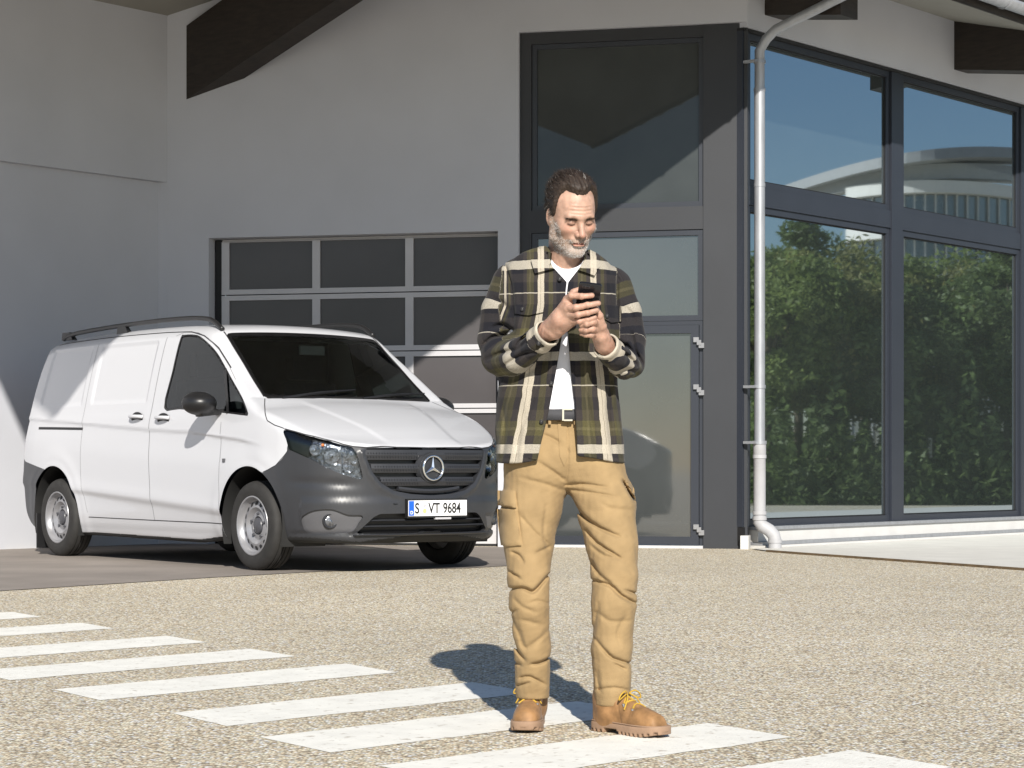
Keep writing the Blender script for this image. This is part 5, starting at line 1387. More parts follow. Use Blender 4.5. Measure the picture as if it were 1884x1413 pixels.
# -- skin: head, neck, hands and the body under the clothes ---------------------
HS = .94
HC = mp(1052, 397, 7.005)                          # head centre
Rh = Matrix.Rotation(R(20), 3, 'Z') @ Matrix.Rotation(R(-3), 3, 'Y') @ Matrix.Rotation(R(26), 3, 'X')
RH = np.array(Rh)
def toh(P): return (P - HC) @ RH / HS                    # to head frame (face looks to -y)
def fromh(Q): return Q @ RH.T * HS + HC
def sph(Q, c, r): return np.linalg.norm(Q - np.array(c), axis=1) - r
def head_h(Q):
    S = Q.copy(); S[:, 0] = np.abs(S[:, 0])
    d = ell2(Q, (0, .014, .040), (.0745, .097, .090))
    d = smin(d, ell2(Q, (0, -.030, -.020), (.064, .062, .092)), .03)
    jaw = smin(rc(S, (.010, -.066, -.098), (.050, -.008, -.066), .024, .022), rc(S, (.050, -.008, -.066), (.058, .010, -.01), .022, .018), .02)
    d = smin(d, jaw, .022)
    d = smin(d, rc(S, (0, -.085, .024), (.038, -.073, .021), .0125, .012), .014)          # brow
    d = smin(d, ell2(S, (.046, -.056, -.020), (.020, .022, .018)), .022)                 # cheekbone
    d = smax(d, -sph(S, (.031, -.0965, .003), .0195), .012)                             # socket
    d = smin(d, ell2(S, (.031, -.0735, .002), (.0150, .0120, .0105)), .005)             # lidded eye
    d = smin(d, rc(S, (0, -.084, .010), (0, -.1135, -.030), .0085, .0108), .010)         # nose
    d = smin(d, ell2(S, (.0125, -.0985, -.034), (.0085, .011, .0085)), .007)
    d = smax(d, -rc(S, (.007, -.106, -.0425), (.009, -.097, -.042), .0032, .0035), .003)
    d = smin(d, ell2(Q, (0, -.0845, -.055), (.030, .016, .014)), .012)                   # muzzle
    d = smin(d, ell2(Q, (0, -.0935, -.0605), (.024, .009, .0058)), .005)
    d = smin(d, ell2(Q, (0, -.0920, -.0725), (.021, .0095, .0068)), .005)
    d = smax(d, -rc(S, (0, -.1015, -.0660), (.023, -.088, -.0668), .0022, .0016), .004)  # mouth line
    d = smin(d, ell2(Q, (0, -.080, -.100), (.023, .018, .017)), .014)                    # chin
    fore = sstep(.028, .036, Q[:, 2]) * sstep(.075, .062, Q[:, 2]) * sstep(.05, .03, S[:, 0]) * (Q[:, 1] < -.03)
    d = d + .0007 * fore * np.sin((Q[:, 2] + .10 * S[:, 0] ** 2 * 8) * 560)
    # ear
    e = S - np.array([.0745, .012, -.006]); ca, sa = math.cos(.25), math.sin(.25)
    ey, ez = e[:, 1] * ca - e[:, 2] * sa, e[:, 1] * sa + e[:, 2] * ca
    ear = ell2(np.stack([e[:, 0] - .25 * np.maximum(ey, 0), ey, ez], 1), (0, 0, 0), (.009, .019, .032))
    ear = smax(ear, -ell2(np.stack([e[:, 0], ey, ez], 1), (.010, -.001, .004), (.006, .010, .019)), .004)
    d = smin(d, ear, .006)
    return d
def head_f(P):
    d = head_h(toh(P)) * HS
    d = smin(d, rc(P, fromh(np.array([[0, .030, -.055]]))[0], mp(1040, 500, 7.10), .056, .060), .025)
    d = smin(d, rc(P, fromh(np.array([[0, -.035, -.085]]))[0], mp(1041, 492, 7.075), .030, .045), .025)
    return smin(d, ell2(P, mp(1036, 530, 7.11), (.10, .07, .06)), .03)
HR = dict(  # right hand of the person (picture left) : palm, wrist, fingers
    wrist=[(985, 628, 6.90, .029), (1012, 607, 6.855, .0305), (1030, 587, 6.80, .030)],
    palm=[((1014, 604, 6.85), (1044, 556, 6.765), .026, .0175), ((1018, 606, 6.845), (1046, 568, 6.768), .026, .0175), ((1020, 608, 6.84), (1050, 580, 6.775), .025, .0165), ((1022, 610, 6.84), (1055, 590, 6.785), .022, .0150)],
    fingers=[[(1043, 550, 6.765, .0118), (1052, 543.5, 6.738, .0108), (1070, 545.5, 6.724, .0092), (1089, 543.5, 6.726, .0082)],
             [(1044, 567, 6.762, .0118), (1060, 566, 6.733, .0104), (1081, 561.5, 6.726, .0092), (1101, 558, 6.732, .0082)],
             [(1048, 579, 6.768, .0112), (1063, 579, 6.742, .0100), (1081, 575.5, 6.737, .0090), (1098, 571, 6.744, .0080)],
             [(1053, 590, 6.780, .0105), (1066, 591, 6.757, .0092), (1081, 588, 6.752, .0080), (1094, 584, 6.757, .0073)],
             [(1030, 582, 6.80, .017), (1043, 556, 6.80, .0125), (1055, 538, 6.795, .0105), (1070, 531, 6.79, .0088)]])
HLd = dict(
    wrist=[(1128, 655, 6.90, .027), (1112, 634, 6.865, .0285), (1106, 618, 6.83, .026)],
    palm=[((1112, 632, 6.86), (1100, 597, 6.80), .024, .020), ((1108, 630, 6.865), (1092, 606, 6.82), .022, .018)],
    fingers=[[(1113, 622, 6.85, .016), (1108, 600, 6.800, .0130), (1103, 581, 6.775, .0110), (1097, 568, 6.765, .0088)],
             [(1100, 598, 6.80, .014), (1093, 592, 6.765, .0105), (1080, 596, 6.755, .0092), (1070, 598, 6.768, .0082)],
             [(1097, 606, 6.81, .013), (1090, 605, 6.775, .0100), (1078, 607, 6.768, .0090), (1069, 607, 6.778, .0080)],
             [(1095, 614, 6.825, .012), (1088, 616, 6.79, .0092), (1078, 616, 6.783, .0082), (1070, 614, 6.79, .0074)]])
def hands_f(P):
    d = None
    for H_ in (HR, HLd):
        e = chain(P, H_['wrist'])
        for a, b, ra, rb in H_['palm']: e = smin(e, rc(P, mp(*a), mp(*b), ra, rb), .010)
        for fg in H_['fingers']:
            c = None
            for p, q in zip(fg[:-1], fg[1:]):
                s = rc(P, mp(*p[:3]), mp(*q[:3]), p[3], q[3]); c = s if c is None else smin(c, s, .003)
            for p in fg[1:3]: c = smin(c, sph(P, mp(*p[:3]), p[3] * 1.05), .003)   # knuckles
            e = smin(e, c, .0045)
        d = e if d is None else smin(d, e, .003)
    return d - .0006 * vnoise(P, 260, 31)
def body_f(P):
    d = smax(torso_d(P, -.045), 1.06 - P[:, 2], .03)
    for ch in (ARM_L, ARM_R):
        for p, q in zip(ch[:-1], ch[1:]): d = smin(d, rc(P, mp(*p[:3]), mp(*q[:3]), p[3] * .45, q[3] * .5), .01)
    for lg in (LEG_L, LEG_R):
        for p, q in zip(lg[:-1], lg[1:]): d = smin(d, rc(P, mp(*p[:3]), mp(*q[:3]), p[3] * .52, q[3] * .52), .015)
    d = smin(d, rc(P, mp(1000, 850, 7.13), mp(1080, 850, 7.13), .07, .07), .02); d = smin(d, rc(P, mp(1040, 840, 7.13), mp(1040, 700, 7.13), .07, .07), .02)
    for (a, b, r0, r1) in ((mp(980, 1280, 7.15), mp(976, 1318, 7.16), .034, .026), (mp(976, 1322, 7.16), mp(970, 1328, 7.08), .022, .018), (mp(1127, 1290, 7.05), mp(1122, 1322, 7.03), .034, .026), (mp(1122, 1326, 7.03), mp(1150, 1336, 6.98), .022, .018)):
        d = smin(d, rc(P, a, b, r0, r1), .01)
    return d
hl = HC
P1, Q1 = surface_nets(head_f, tuple(hl + np.array([-.13, -.15, -.20])), tuple(hl + np.array([.13, .16, .15])), .0023)
P2, Q2 = surface_nets(hands_f, (-.16, -.36, 1.16), (.20, -.02, 1.48), .0020)
P3, Q3 = surface_nets(body_f, (-.36, -.22, .0), (.32, .32, 1.55), .012)
PB = np.concatenate([P1, P2, P3]); QB = np.concatenate([Q1, Q2 + len(P1), Q3 + len(P1) + len(P2)])
# skin colour: real pigment differences (brows, lips, lash line, stubble shade, knuckles) plus socket shade painted on the eyelids
H1 = toh(P1); S1 = H1.copy(); S1[:, 0] = np.abs(S1[:, 0])
base = np.array([.42, .262, .192]); col = np.tile(base, (len(PB), 1))
c1 = col[:len(P1)].copy()
def blend(c, target, w): return c + (np.array(target) - c) * w[:, None]
x, y, z = S1[:, 0], H1[:, 1], H1[:, 2]
c1 = blend(c1, (.45, .205, .145), .5 * np.exp(-((x - .043) / .018) ** 2 - ((z + .018) / .018) ** 2) * (y < -.02))       # cheeks
c1 = blend(c1, (.45, .21, .15), .5 * np.exp(-(x / .014) ** 2 - ((z + .03) / .014) ** 2) * (y < -.09))                   # nose
c1 = blend(c1, (.46, .285, .21), .6 * sstep(.03, .06, z) * (y < 0))                                                      # forehead
brow = np.exp(-((z - (.0180 + .12 * (x - .03) - 3.5 * (x - .03) ** 2)) / .0042) ** 2) * sstep(.012, .018, x) * sstep(.056, .046, x) * (y < -.03)
c1 = blend(c1, (.13, .085, .058), .55 * brow)
lash = np.exp(-((z + .0025 - .5 * (x - .031) ** 2 * 20) / .0030) ** 2) * sstep(.017, .021, x) * sstep(.049, .043, x) * (y < -.05)
c1 = blend(c1, (.035, .022, .018), .92 * lash)
lid_shade = np.exp(-((x - .031) / .015) ** 2 - ((z - .006) / .008) ** 2) * (y < -.05); c1 = blend(c1, (.20, .10, .068), .6 * lid_shade)  # eyelids darkened: shade of the deep-set sockets put into the colour; then lips
lipm = sstep(.026, .018, x) * np.exp(-((z + .0668) / .0068) ** 2) * (y < -.08); c1 = blend(c1, (.36, .13, .10), .75 * lipm)
def beard_w(Q):
    x = np.abs(Q[:, 0]); y = Q[:, 1]; z = Q[:, 2]
    line = np.interp(x, [0, .018, .030, .045, .058, .068, .078], [-.044, -.046, -.054, -.060, -.044, -.010, .02])
    w = sstep(line + .006, line - .006, z) * sstep(.006, -.012, y) * sstep(-.135, -.115, z)
    lip = sstep(.026, .020, x) * np.exp(-((z + .0675) / .0075) ** 4) * (y < -.07)
    patch_ = 1.0
    return np.clip(w * (1 - lip) * patch_, 0, 1)
bw = beard_w(H1)
chin = sstep(.045, .02, x) * sstep(-.07, -.085, z)
c1 = blend(c1, (.30, .235, .19), .62 * bw * (1 - .5 * chin)); c1 = blend(c1, (.46, .42, .38), .5 * bw * chin)
def hair_w(Q):
    """how far a head point lies inside the hair line (positive = hair)"""
    x = np.abs(Q[:, 0]); y = Q[:, 1]; z = Q[:, 2]
    yl = np.interp(x, [0, .015, .03, .045, .06, .08], [-.062, -.060, -.048, -.028, -.022, -.024])   # front limit of the hair on top
    front = (y - yl) / .02
    zlow = np.interp(y, [-.05, -.030, -.015, .0, .012, .03, .06, .12], [.075, .035, .002, -.010, .024, .012, -.04, -.075])
    side_ = (z - zlow) / .015
    jag = .28 * np.sin(Q[:, 0] * 330) + .22 * np.sin(Q[:, 0] * 610 + Q[:, 2] * 300) + .2 * np.sin(Q[:, 2] * 420 + Q[:, 1] * 250)
    return np.minimum(front, side_) + .13 * jag
hw_ = hair_w(H1)
c1 = blend(c1, (.050, .032, .022), np.clip(hw_ + .15, 0, 1) * .9 * (z > -.08))
col[:len(P1)] = c1
n2 = len(P1) + len(P2)
col[len(P1):n2] = blend(col[len(P1):n2], (.44, .21, .145), np.clip(.35 + .35 * vnoise(P2, 70, 41), 0, 1) * .55)
m, nt, p = nmat('skin')
at = nt.nodes.new('ShaderNodeAttribute'); at.attribute_name = 'tone'
nzn = nt.nodes.new('ShaderNodeTexNoise'); nzn.inputs['Scale'].default_value = 55; nzn.inputs['Detail'].default_value = 5
tcn = nt.nodes.new('ShaderNodeTexCoord'); nt.links.new(tcn.outputs['Object'], nzn.inputs['Vector'])
mrn = nt.nodes.new('ShaderNodeMapRange'); mrn.inputs[1].default_value = .3; mrn.inputs[2].default_value = .7; mrn.inputs[3].default_value = .78; mrn.inputs[4].default_value = 1.18; nt.links.new(nzn.outputs[0], mrn.inputs[0])
mxn = nt.nodes.new('ShaderNodeMix'); mxn.data_type = 'RGBA'; mxn.blend_type = 'MULTIPLY'; mxn.inputs[0].default_value = 1
nt.links.new(at.outputs['Color'], mxn.inputs[6]); nt.links.new(mrn.outputs[0], mxn.inputs[7]); nt.links.new(mxn.outputs[2], p.inputs['Base Color'])
p.inputs['Roughness'].default_value = .52; p.inputs['Specular IOR Level'].default_value = .4
p.inputs['Subsurface Weight'].default_value = .12; p.inputs['Subsurface Radius'].default_value = (.006, .0025, .0015); p.inputs['Subsurface Scale'].default_value = 1.0
bump(nt, p, 260, .5, .0010, 'obj')
body = mknp('body', PB, QB, 'skin', person)
add_attr(body, 'tone', np.concatenate([col, np.ones((len(col), 1))], 1), 'FLOAT_COLOR')
# -- hair: a close cap plus combed strands
def hair_f(P):
    Q = toh(P); d = ell2(Q, (0, .014, .040), (.0745, .097, .090)) - .0085
    top = sstep(.06, .12, Q[:, 2]); d = d - .010 * top
    st = np.sin(Q[:, 0] * 420 + 9 * vnoise(Q * np.array([1, .25, .25]), 60, 51)) * .0012 + np.sin(Q[:, 0] * 190 + 3 * np.sin(Q[:, 1] * 30)) * .0016
    d = d - st - .0025 * vnoise(Q, 75, 52)
    w = hair_w(Q)
    return smax(d, -w * .012, .006)
P_, Q_ = surface_nets(hair_f, tuple(hl + np.array([-.12, -.13, -.14])), tuple(hl + np.array([.12, .15, .16])), .0024)
m, nt, p = nmat('hair_brown')
nt.links.new(vary(nt, (.027, .0175, .012), .6, 240, 'obj'), p.inputs['Base Color']); p.inputs['Roughness'].default_value = .62; p.inputs['Specular IOR Level'].default_value = .35
m, nt, p = nmat('hair_grey')
nt.links.new(vary(nt, (.46, .43, .40), .40, 300, 'obj'), p.inputs['Base Color']); p.inputs['Roughness'].default_value = .6
m, nt, p = nmat('hair_white')
nt.links.new(vary(nt, (.66, .63, .60), .2, 300, 'obj'), p.inputs['Base Color']); p.inputs['Roughness'].default_value = .6
rs = np.random.default_rng(5)
def strands(base_pts, dirs, length, width, segs=3, curl=.25, droop=None):
    """thin tapering ribbons (crossed quads are not needed at this width)"""
    n = len(base_pts); L_ = length * rs.uniform(.6, 1.3, n)
    D_ = dirs / np.linalg.norm(dirs, axis=1, keepdims=True)
    side_ = np.cross(D_, rs.normal(0, 1, (n, 3))); side_ /= np.linalg.norm(side_, axis=1, keepdims=True)
    bend = rs.normal(0, curl, (n, 3))
    V = []; 
    for k in range(segs + 1):
        t = k / segs
        c = base_pts + D_ * (L_ * t)[:, None] + bend * (L_ * t * t)[:, None] * .5
        if droop is not None: c = c + droop * (L_ * t * t)[:, None]
        w = width * (1 - .8 * t)
        V.append(c - side_ * w / 2); V.append(c + side_ * w / 2)
    V = np.stack(V, 1).reshape(-1, 3); m_ = 2 * (segs + 1)
    F = []
    b0 = np.arange(n) * m_
    for k in range(segs): F.append(np.stack([b0 + 2 * k, b0 + 2 * k + 1, b0 + 2 * k + 3, b0 + 2 * k + 2], 1))
    return V, np.concatenate(F)
Ph = toh(P_); ok = hair_w(Ph) > .1
idx = rs.choice(np.where(ok)[0], 11000); bp = P_[idx]; nrm = grad(hair_f, bp); nrm /= np.linalg.norm(nrm, axis=1, keepdims=True)
back = np.tile(np.array([0, 1.0, .25]) @ RH.T, (len(bp), 1)); qh = toh(bp)
sidecomb = np.stack([np.sign(qh[:, 0]) * .15, np.full(len(bp), .8), np.where(qh[:, 2] < .05, -.6, .1)], 1) @ RH.T
dirs = sidecomb + nrm * rs.uniform(.0, .30, (len(bp), 1)) + rs.normal(0, .16, (len(bp), 3))
SV, SQ = strands(bp - nrm * .002, dirs, .024, .0012, droop=-nrm * .25)
hq = toh(bp); grey_ = rs.uniform(0, 1, len(bp)) < np.where(hq[:, 2] < .03, .10, .02)
o = mknp('hair', np.concatenate([P_, SV]), np.concatenate([Q_, SQ + len(P_)]), ['hair_brown', 'hair_grey'], person)
o.data.polygons.foreach_set('material_index', np.concatenate([np.zeros(len(Q_)), np.tile(grey_, 3)]).astype(np.int32))
# grey flecks are part of the same head of hair; the beard is short grey stubble
ok = np.where(bw > .45)[0]; idx = rs.choice(ok, 5200, p=bw[ok] / bw[ok].sum()); bp = P1[idx]; nrm = grad(head_f, bp); nrm /= np.linalg.norm(nrm, axis=1, keepdims=True)
dn_ = np.tile(np.array([0, -.1, -1.0]) @ RH.T, (len(bp), 1))
SV, SQ = strands(bp - nrm * .001, nrm * .75 + dn_ * .8 + rs.normal(0, .3, (len(bp), 3)), .0045, .0011, segs=2)
o = mknp('beard', SV, SQ, ['hair_grey', 'hair_brown', 'hair_white'], person)
qb = toh(bp); ch_ = sstep(.05, .02, np.abs(qb[:, 0])) * sstep(-.07, -.09, qb[:, 2]); rnd = rs.uniform(0, 1, len(bp))
mi = np.where(rnd < .20 - .18 * ch_, 1, np.where(rnd > .80 - .45 * ch_, 2, 0))
o.data.polygons.foreach_set('material_index', np.tile(mi, 2).astype(np.int32))
idx = np.where((brow > .45))[0]; idx = rs.choice(idx, 230); bp = P1[idx]; nrm = grad(head_f, bp); nrm /= np.linalg.norm(nrm, axis=1, keepdims=True)
outw = np.stack([np.sign(toh(bp)[:, 0]), np.zeros(len(bp)), np.full(len(bp), .2)], 1) @ RH.T
SV, SQ = strands(bp, nrm * .5 + outw * .8 + rs.normal(0, .2, (len(bp), 3)), .008, .0010, segs=2)
mknp('eyebrow_hair', SV, SQ, 'hair_brown', person)
# finger nails on the hand facing the camera
simple('nail', (.60, .36, .27), .3, var=.03)
# -- phone (held, so a thing of its own)
pa, pb_ = mp(1087, 521, 6.722), mp(1074, 592, 6.815)
ax_ = pa - pb_; hgt = .146; ax_ /= np.linalg.norm(ax_)
xr = np.array([1, -.05, .0]); xr = xr - ax_ * (xr @ ax_); xr /= np.linalg.norm(xr); nb2 = np.cross(xr, ax_)   # nb2: back of the phone -> camera
if nb2[1] > 0: nb2 = -nb2
phone = empty('mobile_phone', tuple(MO + pa)); tag(phone, 'black smartphone held in both hands of the person', 'phone')
def pp(a, b, c): return tuple(xr * a + ax_ * b + nb2 * c)
def pslab(name, w, h, t0, t1, rad, mat, parent, off=(0, 0)):
    out = []
    for (cx, cy, a0) in ((w / 2 - rad, -rad, 0), (-w / 2 + rad, -rad, 90), (-w / 2 + rad, -h + rad, 180), (w / 2 - rad, -h + rad, 270)):
        for k in range(6):
            a = R(a0 + 90 * k / 5); out.append((cx + rad * math.cos(a) + off[0], cy + rad * math.sin(a) + off[1]))
    n = len(out); bm = bmesh.new()
    lo = [bm.verts.new(pp(a, b, t0)) for a, b in out]; hi = [bm.verts.new(pp(a, b, t1)) for a, b in out]
    bm.faces.new(lo); bm.faces.new(hi[::-1])
    for k in range(n): bm.faces.new([lo[k], hi[k], hi[(k + 1) % n], lo[(k + 1) % n]])
    return bm_obj(name, bm, mat, parent, True, .0012)
pslab('case', .070, hgt, -.004, .004, .008, 'phone_black', phone)
pslab('screen', .064, hgt - .010, -.0046, -.0039, .005, 'phone_glass', phone, (0, -.005))
pslab('camera_module', .026, .012, .0039, .0052, .004, 'phone_glass', phone, (-.012, -.008))
for dx in (-.019, -.008):
    V = [pp(dx + .0038 * math.cos(t), -.014 + .0038 * math.sin(t), .0058) for t in np.linspace(0, 2 * math.pi, 17)[:-1]]
    V2 = [pp(dx + .0042 * math.cos(t), -.014 + .0042 * math.sin(t), .005) for t in np.linspace(0, 2 * math.pi, 17)[:-1]]
    mk('camera_lens', V + V2, [tuple(range(16))] + [(k, (k + 1) % 16, 16 + (k + 1) % 16, 16 + k) for k in range(16)], 'phone_black', phone)

# -- boots ----------------------------------------------------------------------
OUTL = catmull([(-.095, 0), (-.088, .027), (-.055, .033), (-.01, .033), (.05, .040), (.10, .048), (.145, .046), (.175, .033), (.188, .005), (.180, -.025), (.15, -.040), (.10, -.041), (.05, -.034), (-.01, -.030), (-.055, -.032), (-.088, -.026)], 4)
def boot(heel, toe, roll, mirror, zlift=0.0, pitch=0.0):
    h = np.array(heel, float); t = np.array(toe, float); fw_ = (t - h) / np.linalg.norm(t - h); sd2 = np.array([-fw_[1], fw_[0]])
    o2 = h + fw_ * .095
    gzl = lambda X_, Y_: gz(Y_ + MO[1]) - MO[2]
    g0 = gzl(*o2)
    b_ = empty('boot'); b_.parent = person
    b_.location = (o2[0], o2[1], g0 + zlift); b_.rotation_euler = (0, 0, math.atan2(fw_[1], fw_[0]))
    b_.scale = (1.08, 1.12, 1.10)
    def upper_f(P):
        x, y, z = P[:, 0], P[:, 1] * mirror, P[:, 2]
        Q = np.stack([x, y, z], 1)
        o3 = poly_sdf(x, y, OUTL * np.array([.965, .90]))
        top = np.interp(x, [-.10, -.06, .0, .04, .08, .12, .16, .19], [.135, .14, .135, .105, .088, .078, .068, .04])
        d = smax(o3, z - top, .045); d = smax(d, .022 - z, .004)
        shaft = rc(Q, (-.030, 0, .06), (-.034, 0, .135), .045, .047)
        d = smin(d, shaft, .025)
        d = smax(d, z - .132, .004)
        d = smax(d, -rc(Q, (-.034, 0, .10), (-.034, 0, .20), .036, .040), .004)
        crease = (.0028 * np.exp(-((x - .070 - .1 * y) / .006) ** 2) + .0024 * np.exp(-((x - .088 + .1 * y) / .006) ** 2)) * sstep(.04, .07, z)
        seam = .0018 * np.exp(-(np.abs(x - .035 + .35 * (z - .05)) / .0035) ** 2) + .0016 * np.exp(-(np.abs(np.hypot((x - .125) / 1.3, z - .02) - .060) / .003) ** 2) * 0
        return d + crease + seam - .0012 * vnoise(P, 90, 61)
    P_, Q_ = surface_nets(upper_f, (-.13, -.08, .015), (.21, .08, .15), .0042)
    mknp('upper', P_, Q_, 'wheat_leather', b_)
    def sole_f(P):
        x, y, z = P[:, 0], P[:, 1] * mirror, P[:, 2]
        o3 = poly_sdf(x, y, OUTL * np.array([1.01, 1.04]))
        toe_up = .010 * sstep(.10, .19, x) ** 1.5
        d = smax(o3, np.maximum(z - .030 - toe_up * .5, toe_up - z), .003)
        arch = np.maximum(np.abs(x + .005) - .028, z - .014)
        d = smax(d, -arch, .003)
        lug = np.maximum(np.abs(((x * 55) % 1) - .5) / 55 - .0042, z - .009 - toe_up)
        lug = np.maximum(lug, -o3 - .010)
        return smax(d, -lug, .001)
    P_, Q_ = surface_nets(sole_f, (-.13, -.08, -.006), (.21, .08, .05), .0042)
    mknp('sole', P_, Q_, 'boot_sole', b_)
    # welt stitch line
    wl = [(p[0] * .985, p[1] * .965 * mirror, .033) for p in OUTL]
    V, F = tube_mesh(wl + [wl[0]], .0022, 5, False); mk('welt', V, F, 'boot_sole', b_)
    # laces: rows over the instep and a bow
    def ztop(xs_, ys_):
        Pz = np.stack([np.array(xs_, float), np.array(ys_, float), np.full(len(xs_), .19)], 1)
        for _ in range(50): Pz[:, 2] -= np.maximum(upper_f(Pz), 0) * .8
        return Pz[:, 2]
    for i, xx in enumerate((.072, .054, .036, .019)):
        ys_ = np.array([-.026, -.014, 0, .014, .026]); xs_ = xx + np.array([-.008, -.002, .002, -.003, -.010]) * (1 if i % 2 else -1)
        zt = ztop(xs_, ys_) + .0005
        tube('lace', [(a_, b_2, c_ + .0016) for a_, b_2, c_ in zip(xs_, ys_, zt)], .0028, 'lace_yellow', b_, 6)
        for e_ in (-.028, .028): tube('eyelet', [(xs_[0] if e_ < 0 else xs_[-1], e_, ztop([xx], [e_])[0] - .002), (xs_[0] if e_ < 0 else xs_[-1], e_ * 1.03, ztop([xx], [e_])[0] + .0025)], .0042, 'alu_hinge', b_, 8)
    for sgn in (-1, 1):
        lp = catmull([(.036, sgn * .004, .118), (.042, sgn * .020, .126), (.044, sgn * .040, .116), (.042, sgn * .045, .102), (.038, sgn * .026, .108), (.034, sgn * .006, .116)], 4, False)
        V, F = tube_mesh([tuple(q) for q in lp], .0023, 6); mk('lace', V, F, 'lace_yellow', b_, True)
        lp = catmull([(.036, sgn * .004, .118), (.052, sgn * .020, .104), (.056, sgn * .038, .074)], 4, False)
        V, F = tube_mesh([tuple(q) for q in lp], .0022, 6); mk('lace', V, F, 'lace_yellow', b_, True)
    tng = [(.005, -.022, .125), (.005, .022, .125), (-.012, .026, .160), (-.012, -.026, .160), (-.004, -.022, .120), (-.004, .022, .120), (-.019, .026, .158), (-.019, -.026, .158)]
    hexa('tongue', tng, 'wheat_leather', b_, .003)
    return b_
def gpt(px, py):                                   # a point on the ground under picture point
    D = 7.0
    for _ in range(40): D = .5 * D + .5 * 4000 * (.78 - gz(D)) / (py - 855)
    return np.array([(px - 942) * D / 4000 - MO[0], D - MO[1]])
toeL = np.array([mp(962, 1300, 7.00)[0], -.030]); heelL = toeL + np.array([.040, .300])
boot(heelL, toeL, 0, 1)
heelR = np.array([mp(1100, 1300, 7.09)[0], .085]); toeR = heelR + .283 * np.array([.70, -.715])
boot(heelR, toeR, 0, -1)
# ------------------------------------------------------------------ grounds to the right: trees and an office block, seen in the facade glass
def across(px, D, z):
    """a place seen in the facade panes: mirror the sight line over the glass"""
    v = np.array([(px - 942) * D / 4000, D]); k = float((v - (B + nR * (-.05))) @ nR)
    q = v - 2 * k * nR
    return np.array([q[0], q[1], z])
def leaf_mat(name, base):
    m, nt, p = nmat(name); n = nt.nodes; L = nt.links
    c = vary(nt, base, .45, 1.6, 'obj', 3)
    L.new(c, p.inputs['Base Color']); p.inputs['Roughness'].default_value = .55
    tr = n.new('ShaderNodeBsdfTranslucent'); L.new(c, tr.inputs[0]); mx = n.new('ShaderNodeMixShader'); mx.inputs[0].default_value = .5
    out = n['Material Output']; L.new(p.outputs[0], mx.inputs[1]); L.new(tr.outputs[0], mx.inputs[2]); L.new(mx.outputs[0], out.inputs[0])
leaf_mat('leaf_green', (.20, .25, .075)); leaf_mat('leaf_olive', (.24, .24, .08)); leaf_mat('leaf_deep', (.14, .19, .065))
simple('bark', (.10, .075, .05), .9, var=.3, vs_=9, bmp=(20, .6, .02))
simple('office_white', (.66, .65, .62), .7, var=.03); simple('office_grey', (.30, .31, .32), .6, var=.05); simple('office_glass', (.03, .05, .07), .05, var=.2, vs_=.4, ior=2.2); simple('hedge_green', (.05, .085, .025), .9, var=.4, vs_=4)
def crown_mesh(name, rx, rz, n, seed, leaf):
    r_ = np.random.default_rng(seed)
    # clumps spread through the crown's volume
    nc = 46; cc = r_.normal(0, 1, (nc, 3)); cc /= np.linalg.norm(cc, axis=1, keepdims=True)
    cc *= (r_.uniform(.25, 1, (nc, 1)) ** .45) * np.array([rx, rx, rz]) * .84
    cr = r_.uniform(.16, .34, nc) * rx
    k = r_.integers(0, nc, n); d = r_.normal(0, 1, (n, 3)); d /= np.linalg.norm(d, axis=1, keepdims=True)
    c = cc[k] + d * (cr[k] * r_.uniform(.35, 1.05, n))[:, None] * np.array([1.1, 1.1, .8])
    t = r_.normal(0, 1, (n, 3)) + np.array([0, 0, -.3]); t /= np.linalg.norm(t, axis=1, keepdims=True)
    s = np.cross(t, r_.normal(0, 1, (n, 3))); s /= np.linalg.norm(s, axis=1, keepdims=True)
    sz_ = leaf * r_.uniform(.6, 1.3, n)[:, None]
    V = np.stack([c - t * sz_, c + s * sz_ * .42, c + t * sz_, c - s * sz_ * .42], 1).reshape(-1, 3)
    Q = np.arange(4 * n).reshape(-1, 4)
    me = bpy.data.meshes.new(name)
    me.vertices.add(len(V)); me.vertices.foreach_set('co', V.astype(np.float32).ravel()); me.loops.add(Q.size); me.loops.foreach_set('vertex_index', Q.ravel().astype(np.int32))
    me.polygons.add(len(Q)); me.polygons.foreach_set('loop_start', np.arange(0, Q.size, 4, dtype=np.int32)); me.update(calc_edges=True)
    return me, cc
crowns = [crown_mesh('crown', 1.9, 2.1, 15000, 71 + i, .085) for i in range(3)]
for me_, mm in zip([c[0] for c in crowns], ('leaf_green', 'leaf_olive', 'leaf_deep')): me_.materials.append(MATS[mm])
TREES = [(1418, 43, 5.7, 1.00, 0, 'tallest broad tree nearest the pipe in the glass reflection'), (1475, 47, 6.3, 1.05, 2, 'dark tree standing behind the two leftmost reflected trees'), (1540, 44, 5.5, 1.0, 1, 'olive tree in the middle of the left reflected group'),
         (1600, 46, 6.0, 1.0, 0, 'full green tree at the right of the left reflected group'), (1665, 43.5, 4.6, .85, 2, 'low dark tree below the gap with the office block'), (1735, 45, 5.1, 1.0, 1, 'short olive tree right of the gap with the office block'),
         (1800, 47, 6.1, 1.0, 0, 'rounded tree in the right reflected window'), (1862, 44, 5.6, 1.0, 2, 'dark tree at the right end of the reflected row')]
